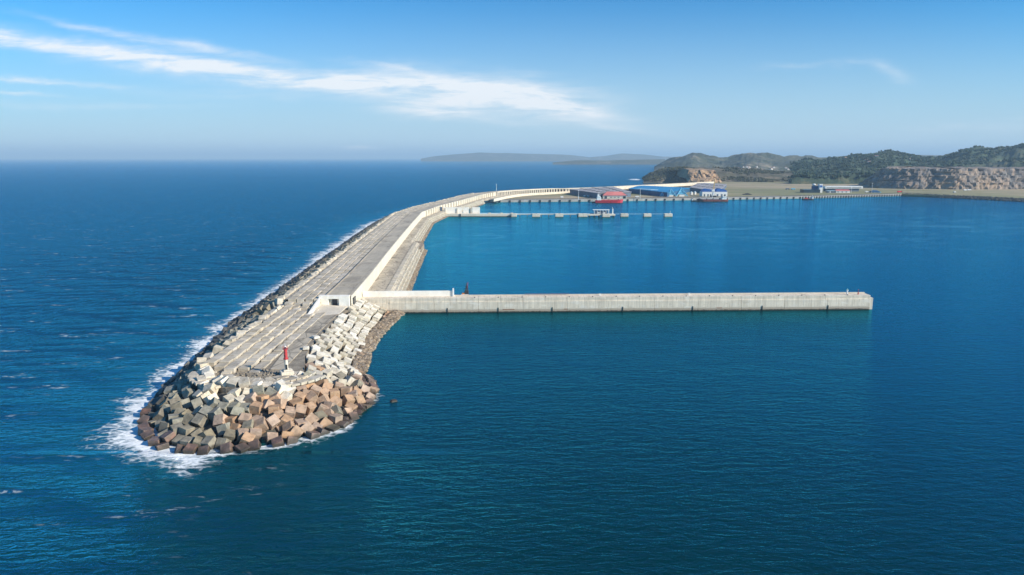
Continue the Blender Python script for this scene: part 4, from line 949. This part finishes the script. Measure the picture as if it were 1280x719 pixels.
# vehicles, tents, heaps
def truck(px, py, L, colour, cab, label, cat='truck'):
    c = at(px, py, LZ); e = thing(cat.replace(' ', '_'), (c[0], c[1], LZ), label, cat)
    MB().box(c[0], c[1], LZ + 1.0, L * .72, 3, 2.9).build('cargo_box', colour, e, bevel=.1); MB().box(c[0] + L * .43, c[1], LZ + .8, L * .16, 2.6, 2.5, 0, .9).build('cab', cab, e, bevel=.1)
    for dx in (-.3, -.18, .4):
        for dy in (-1.3, 1.3): MB().box(c[0] + dx * L, c[1] + dy, LZ, 1.1, .5, 1.1).build('wheel', 'dark_rubber', e, bevel=.3)
truck(984, 237.2, 11, 'wall_steelblue', 'dark_steel', 'dark lorry on the grass plain left of the glazed building')
truck(991, 237.3, 12, 'cyan_paint', 'cyan_paint', 'light blue lorry beside the dark lorry on the plain')
truck(702, 247.6, 7, 'white_paint', 'white_paint', 'lone white van on the dirt near the low curved wall', 'van')
truck(796, 247.3, 10, 'white_paint', 'cream_paint', 'white lorry on the quay right of the red-roofed hall')
truck(1124, 240.8, 14, 'hull_red', 'dark_steel', 'dark red lorry at the right end of the quay')
truck(1206, 238.6, 11, 'white_paint', 'white_paint', 'left white lorry below the quarry cliff'); truck(1211, 238.4, 11, 'white_paint', 'white_paint', 'right white lorry below the quarry cliff')
truck(1193, 241.2, 6, 'white_paint', 'white_paint', 'small white van near the right shore', 'van')
truck(735, 246.4, 6, 'pipe_blue', 'white_paint', 'pale blue van by the dark side wall of the grey shed', 'van')
truck(730.5, 246.2, 5, 'white_paint', 'white_paint', 'small white van left of the pale blue van', 'van')
truck(1083, 240.9, 9, 'white_paint', 'white_paint', 'white lorry left of the blue-green tent shed')
c = at(1095, 241, LZ); e = thing('tent_shed', (c[0], c[1], LZ), 'low dark blue-green tent shed near the right end of the quay', 'tent')
MB().box(c[0], c[1] + 7, LZ - 1, 19, 14, 3.6).build('wall', 'wall_blue', e); MB().gable(c[0], c[1] + 7, LZ + 2.62, 20, 15, 3.2, 0, 5).build('roof', 'wall_blue', e); MB().box(c[0] + 11, c[1] + 6, LZ - 1, 4, 10, 3).build('side_bay', 'cyan_paint', e)
for px, py, w, lb in ((934, 243.6, 24, 'larger black coal heap on the quay right of the rusty ship'), (929.5, 243.2, 9, 'smaller black heap left of the larger coal heap')):
    c = at(px, py, LZ); vs = [(c[0], c[1], LZ + w * .17)]; fs_ = []
    for l, (rr, zz_) in enumerate(((.5, .62), (1, 0))):
        for i in range(12): a = i * .5236; k_ = w / 2 * rr * rng.uniform(.8, 1.15); vs.append((c[0] + k_ * math.cos(a), c[1] + k_ * .7 * math.sin(a), LZ + w * .17 * zz_ * rng.uniform(.8, 1.2) - (.3 if l else 0)))
    fs_ = [(0, 1 + i, 1 + (i + 1) % 12) for i in range(12)] + [(1 + i, 13 + i, 13 + (i + 1) % 12, 1 + (i + 1) % 12) for i in range(12)]
    tag(MB().add(vs, fs_).build('coal_heap', 'coal'), lb, 'heap')
# mobile crane with raised tan boom
c = at(891.5, 246.3, LZ); e = thing('harbour_crane', (c[0], c[1], LZ), 'tan harbour crane with a tall raised boom behind the rusty ship', 'crane')
MB().box(c[0], c[1], LZ, 11, 10, 3).build('chassis', 'dark_steel', e, bevel=.2); MB().cyl(c[0], c[1], LZ + 3, 2.2, 1.8, 14, 10).build('tower', 'white_paint', e); MB().box(c[0] - 1, c[1], LZ + 12, 6, 5, 4).build('cab', 'white_paint', e)
mb = MB()
for a, b_ in ((-1, -1), (1, -1), (1, 1), (-1, 1)): mb.bar((c[0] + a * 1.1, c[1] + b_ * 1.1, LZ + 14), (c[0] + 1.5 + a * .4, c[1] + b_ * .4, LZ + 40), .5)
for i in range(9):
    z_ = LZ + 15 + i * 2.7; mb.bar((c[0] - .9 + i * .15, c[1] - 1, z_), (c[0] + 1 + i * .1, c[1] - .8, z_ + 2.5), .35)
mb.build('boom', 'yellow_paint', e)
for dx in (-5, 5): MB().box(c[0] + dx, c[1] - 5, LZ, 1.6, 1.6, 1.6).build('outrigger', 'dark_steel', e)
# light masts
for i, (px, py, h_, lb) in enumerate(((723, 250.2, 19, 'on the quay left of the red ship'), (800, 248.8, 21, 'in front of the blue warehouse'), (1064, 241.5, 13, 'right of the orange-roofed annex'),
                                     (1089.5, 241.0, 23, 'tallest, beside the tent shed'), (620.5, 238.2, 14, 'on the crown of the far breakwater bend'), (1272, 206, 0, ''))):
    if not h_: continue
    z0 = LZ if px != 620.5 else 15.8; c = at(px, py, z0); e = thing('light_mast', (c[0], c[1], z0), 'tall thin light mast ' + lb, 'light mast', 'light masts in the port')
    MB().cyl(c[0], c[1], z0 - .2, .5, .3, h_, 8).build('pole', 'white_paint', e); MB().box(c[0], c[1], z0 + h_ - .2, 2.2, 1.2, .8).build('lamp_head', 'white_paint', e)

# ------------------------------------------------------------------ ships
def ship(name, pxa, pxb, py, B, H, hullm, deckm, label, bridge_left, sup_h, cat='ship', bow_right=True):
    a = at(pxa, py); b_ = at(pxb, py); cx_ = (a[0] + b_[0]) / 2; cy_ = a[1]; L = b_[0] - a[0]
    e = thing(name, (cx_, cy_, 0), label, cat); rot = 0 if bow_right else math.pi
    hull(MB(), cx_, cy_, -.8, L, B, H + .8, rot).build('hull', hullm, e)
    MB().box(cx_, cy_, H - .25, L * .8, B * .86, .35).build('deck', deckm, e); s = -1 if bridge_left else 1; bx = cx_ + s * L * .37
    su = MB().box(bx, cy_, H, L * .15, B * .8, sup_h * .55); su.box(bx - s * -.3, cy_, H + sup_h * .55, L * .11, B * .9, sup_h * .25); su.build('superstructure', 'white_paint', e, bevel=.15)
    MB().box(bx - s * L * .057, cy_, H + sup_h * .6, .25, B * .8, sup_h * .1).build('bridge_windows', 'glass', e)
    MB().box(bx + s * L * .03, cy_, H + sup_h * .8, L * .035, B * .25, sup_h * .3).build('funnel', 'white_paint' if hullm == 'hull_red' else 'dark_steel', e)
    MB().bar((bx, cy_, H + sup_h * .8), (bx, cy_, H + sup_h * 1.45), .45).build('mast', 'white_paint', e)
    MB().bar((cx_ - s * L * .40, cy_, H), (cx_ - s * L * .40, cy_, H + sup_h * .7), .45).build('foremast', 'white_paint', e)
    return e, cx_, cy_, L
e, sx, sy, sl = ship('tanker', 744, 778, 253.6, 10, 5.2, 'hull_red', 'hull_red', 'small bright red tanker with white bridge moored at the quay', True, 11)
MB().box(sx + 2, sy, 5.5, sl * .55, 1.6, 1.0).build('deck_pipes', 'roof_red', e)
for dx in (-8, 0, 8, 16): MB().cyl(sx + dx, sy - 2.5, 5.3, 1.2, 1.2, .9, 10).build('hatch', 'roof_red', e)
e, sx, sy, sl = ship('cargo_ship', 871, 909.5, 251.8, 11, 4.0, 'hull_rust', 'dark_steel', 'rusty red cargo ship with grey holds moored by the white halls', False, 8, bow_right=False)
for dx in (-20, -7, 6): MB().box(sx + dx, sy, 4.2, 9.5, 7.5, 1.8).build('hatch', 'roof_grey', e, bevel=.15)
for dx in (-13.5, -.5): MB().bar((sx + dx, sy, 4), (sx + dx, sy, 13), .8).build('deck_crane', 'white_paint', e)
e, sx, sy, sl = ship('tug', 864, 872, 251.8, 5, 2.2, 'dark_steel', 'dark_steel', 'dark tug boat left of the rusty cargo ship', True, 3.5, 'boat')
e, sx, sy, sl = ship('tug', 1003, 1017, 249.8, 7, 2.4, 'dark_steel', 'hull_rust', 'dark tug boat with red deck moored at the right part of the quay', False, 5.5, 'boat')
MB().box(sx - 4, sy, 2.2, 6, 4, 1.6).build('winch_house', 'hull_red', e)
e, sx, sy, sl = ship('pilot_boat', 739.5, 744, 253.4, 3.5, 2.0, 'dark_steel', 'dark_steel', 'small dark boat astern of the red tanker', True, 2.6, 'boat')

# ------------------------------------------------------------------ far houses, road, pylon
def surf_z(X, Y, V):
    d = [(p[0] - X) ** 2 + (p[1] - Y) ** 2 for p in V]; return V[int(np.argmin(d))][2]
v2a = np.array(v2); v3a = np.array(v3); v6a = np.array(v6)
def house_proto():
    e = bpy.data.objects.new('house', None); COL.objects.link(e)
    w = MB().box(0, 0, -6, 13, 10, 11).build('wall', 'white_paint', e); r_ = MB().gable(0, 0, 5, 14.5, 12, 3.5).build('roof', 'tile_roof', e)
    d_ = MB().box(0, -5.1, -1, 1.6, .2, 2.6).build('door', 'dark_steel', e); return e, [w, r_, d_]
simple('tile_roof', (.34, .20, .15), (.25, .15, .12), .1, .9)
he, hp = house_proto(); first = True
spots = []
for i in range(34): spots.append((rng.uniform(905, 1015), rng.uniform(208.5, 214), v2a, 'on the lower slope of the rounded hills', 'houses on the rounded hills'))
for i in range(16): spots.append((rng.uniform(1035, 1150), rng.uniform(196, 204), v3a, 'high on the forested hillside', 'houses on the forested hillside'))
for i in range(12): spots.append((rng.uniform(770, 815), rng.uniform(202, 203.3), v6a, 'on the low shore across the bay', 'houses across the bay'))
spots.sort(key=lambda s_: (s_[4], s_[0])); ii = {}
for px, py, V, lb, gp in spots:
    # march the ray until it meets the hill surface
    best = None
    xs_w = V[:, 0] / V[:, 1]; target = (px - 640) / FPX / math.cos(R(PITCH)) * .983
    near = V[np.abs(xs_w - target) < .003]
    if len(near) < 3: continue
    zz2 = np.array([zat(px, py, y)[0] for y in near[:, 1]]); j = int(np.argmin(np.abs(zz2 - near[:, 2]) + near[:, 1] * .0005)); p = near[j]
    if first: o, kids = he, hp; first = False
    else:
        o = he.copy(); COL.objects.link(o); kids = []
        for k_ in hp: c = k_.copy(); COL.objects.link(c); c.parent = o; kids.append(c)
    o.location = (p[0], p[1], p[2]); o.rotation_euler.z = rng.uniform(-.6, .6); s = rng.uniform(.7, 1.25) * (1.6 if V is v6a else 1); o.scale = (s, s, s)
    frac = int(round(px)); ii[gp] = ii.get(gp, 0) + 1; tag(o, f'tiny white house {lb}, {ordn(ii[gp])} from the left', 'house', gp)
p = v3a[int(np.argmin((v3a[:, 0] / v3a[:, 1] - .74) ** 2 * 1e6 + (v3a[:, 1] - 2900) ** 2 * .001))]
e = thing('power_pylon', tuple(p), 'lattice power pylon on the hillside at the far right', 'pylon'); x, y, z_ = p
mb = MB()
for a, b_ in ((-1, -1), (1, -1), (1, 1), (-1, 1)): mb.bar((x + a * 4, y + b_ * 4, z_ - 3), (x + a * .6, y + b_ * .6, z_ + 38), .7)
for i in range(8): zz2 = z_ + i * 4.6; k_ = 4 - i * .42; mb.bar((x - k_, y - k_, zz2), (x + k_, y - k_, zz2 + 4.2), .5)
mb.build('lattice', 'roof_grey', e)
mb = MB()
for h_ in (26, 31, 36): mb.bar((x - 7, y, z_ + h_), (x + 7, y, z_ + h_), .6)
mb.build('cross_arm', 'roof_grey', e)

# ------------------------------------------------------------------ haze
hb = MB(); hb.box(0, 33000, -20, 140000, 74000, 400).build('haze', 'concrete')
hz_o = bpy.data.objects['haze']; hz_o.data.materials.clear()
hm = bpy.data.materials.new('haze_air'); hm.use_nodes = True; hn = hm.node_tree; hn.nodes.clear()
ho = hn.nodes.new('ShaderNodeOutputMaterial'); hv = hn.nodes.new('ShaderNodeVolumePrincipled'); hn.links.new(hv.outputs[0], ho.inputs['Volume'])
hv.inputs['Density'].default_value = 0.00006; hv.inputs['Color'].default_value = (.55, .79, 1.0, 1); hv.inputs['Anisotropy'].default_value = .0
hz_o.data.materials.append(hm); tag(hz_o, 'thin blue sea haze over the whole bay', 'haze', kind='stuff')
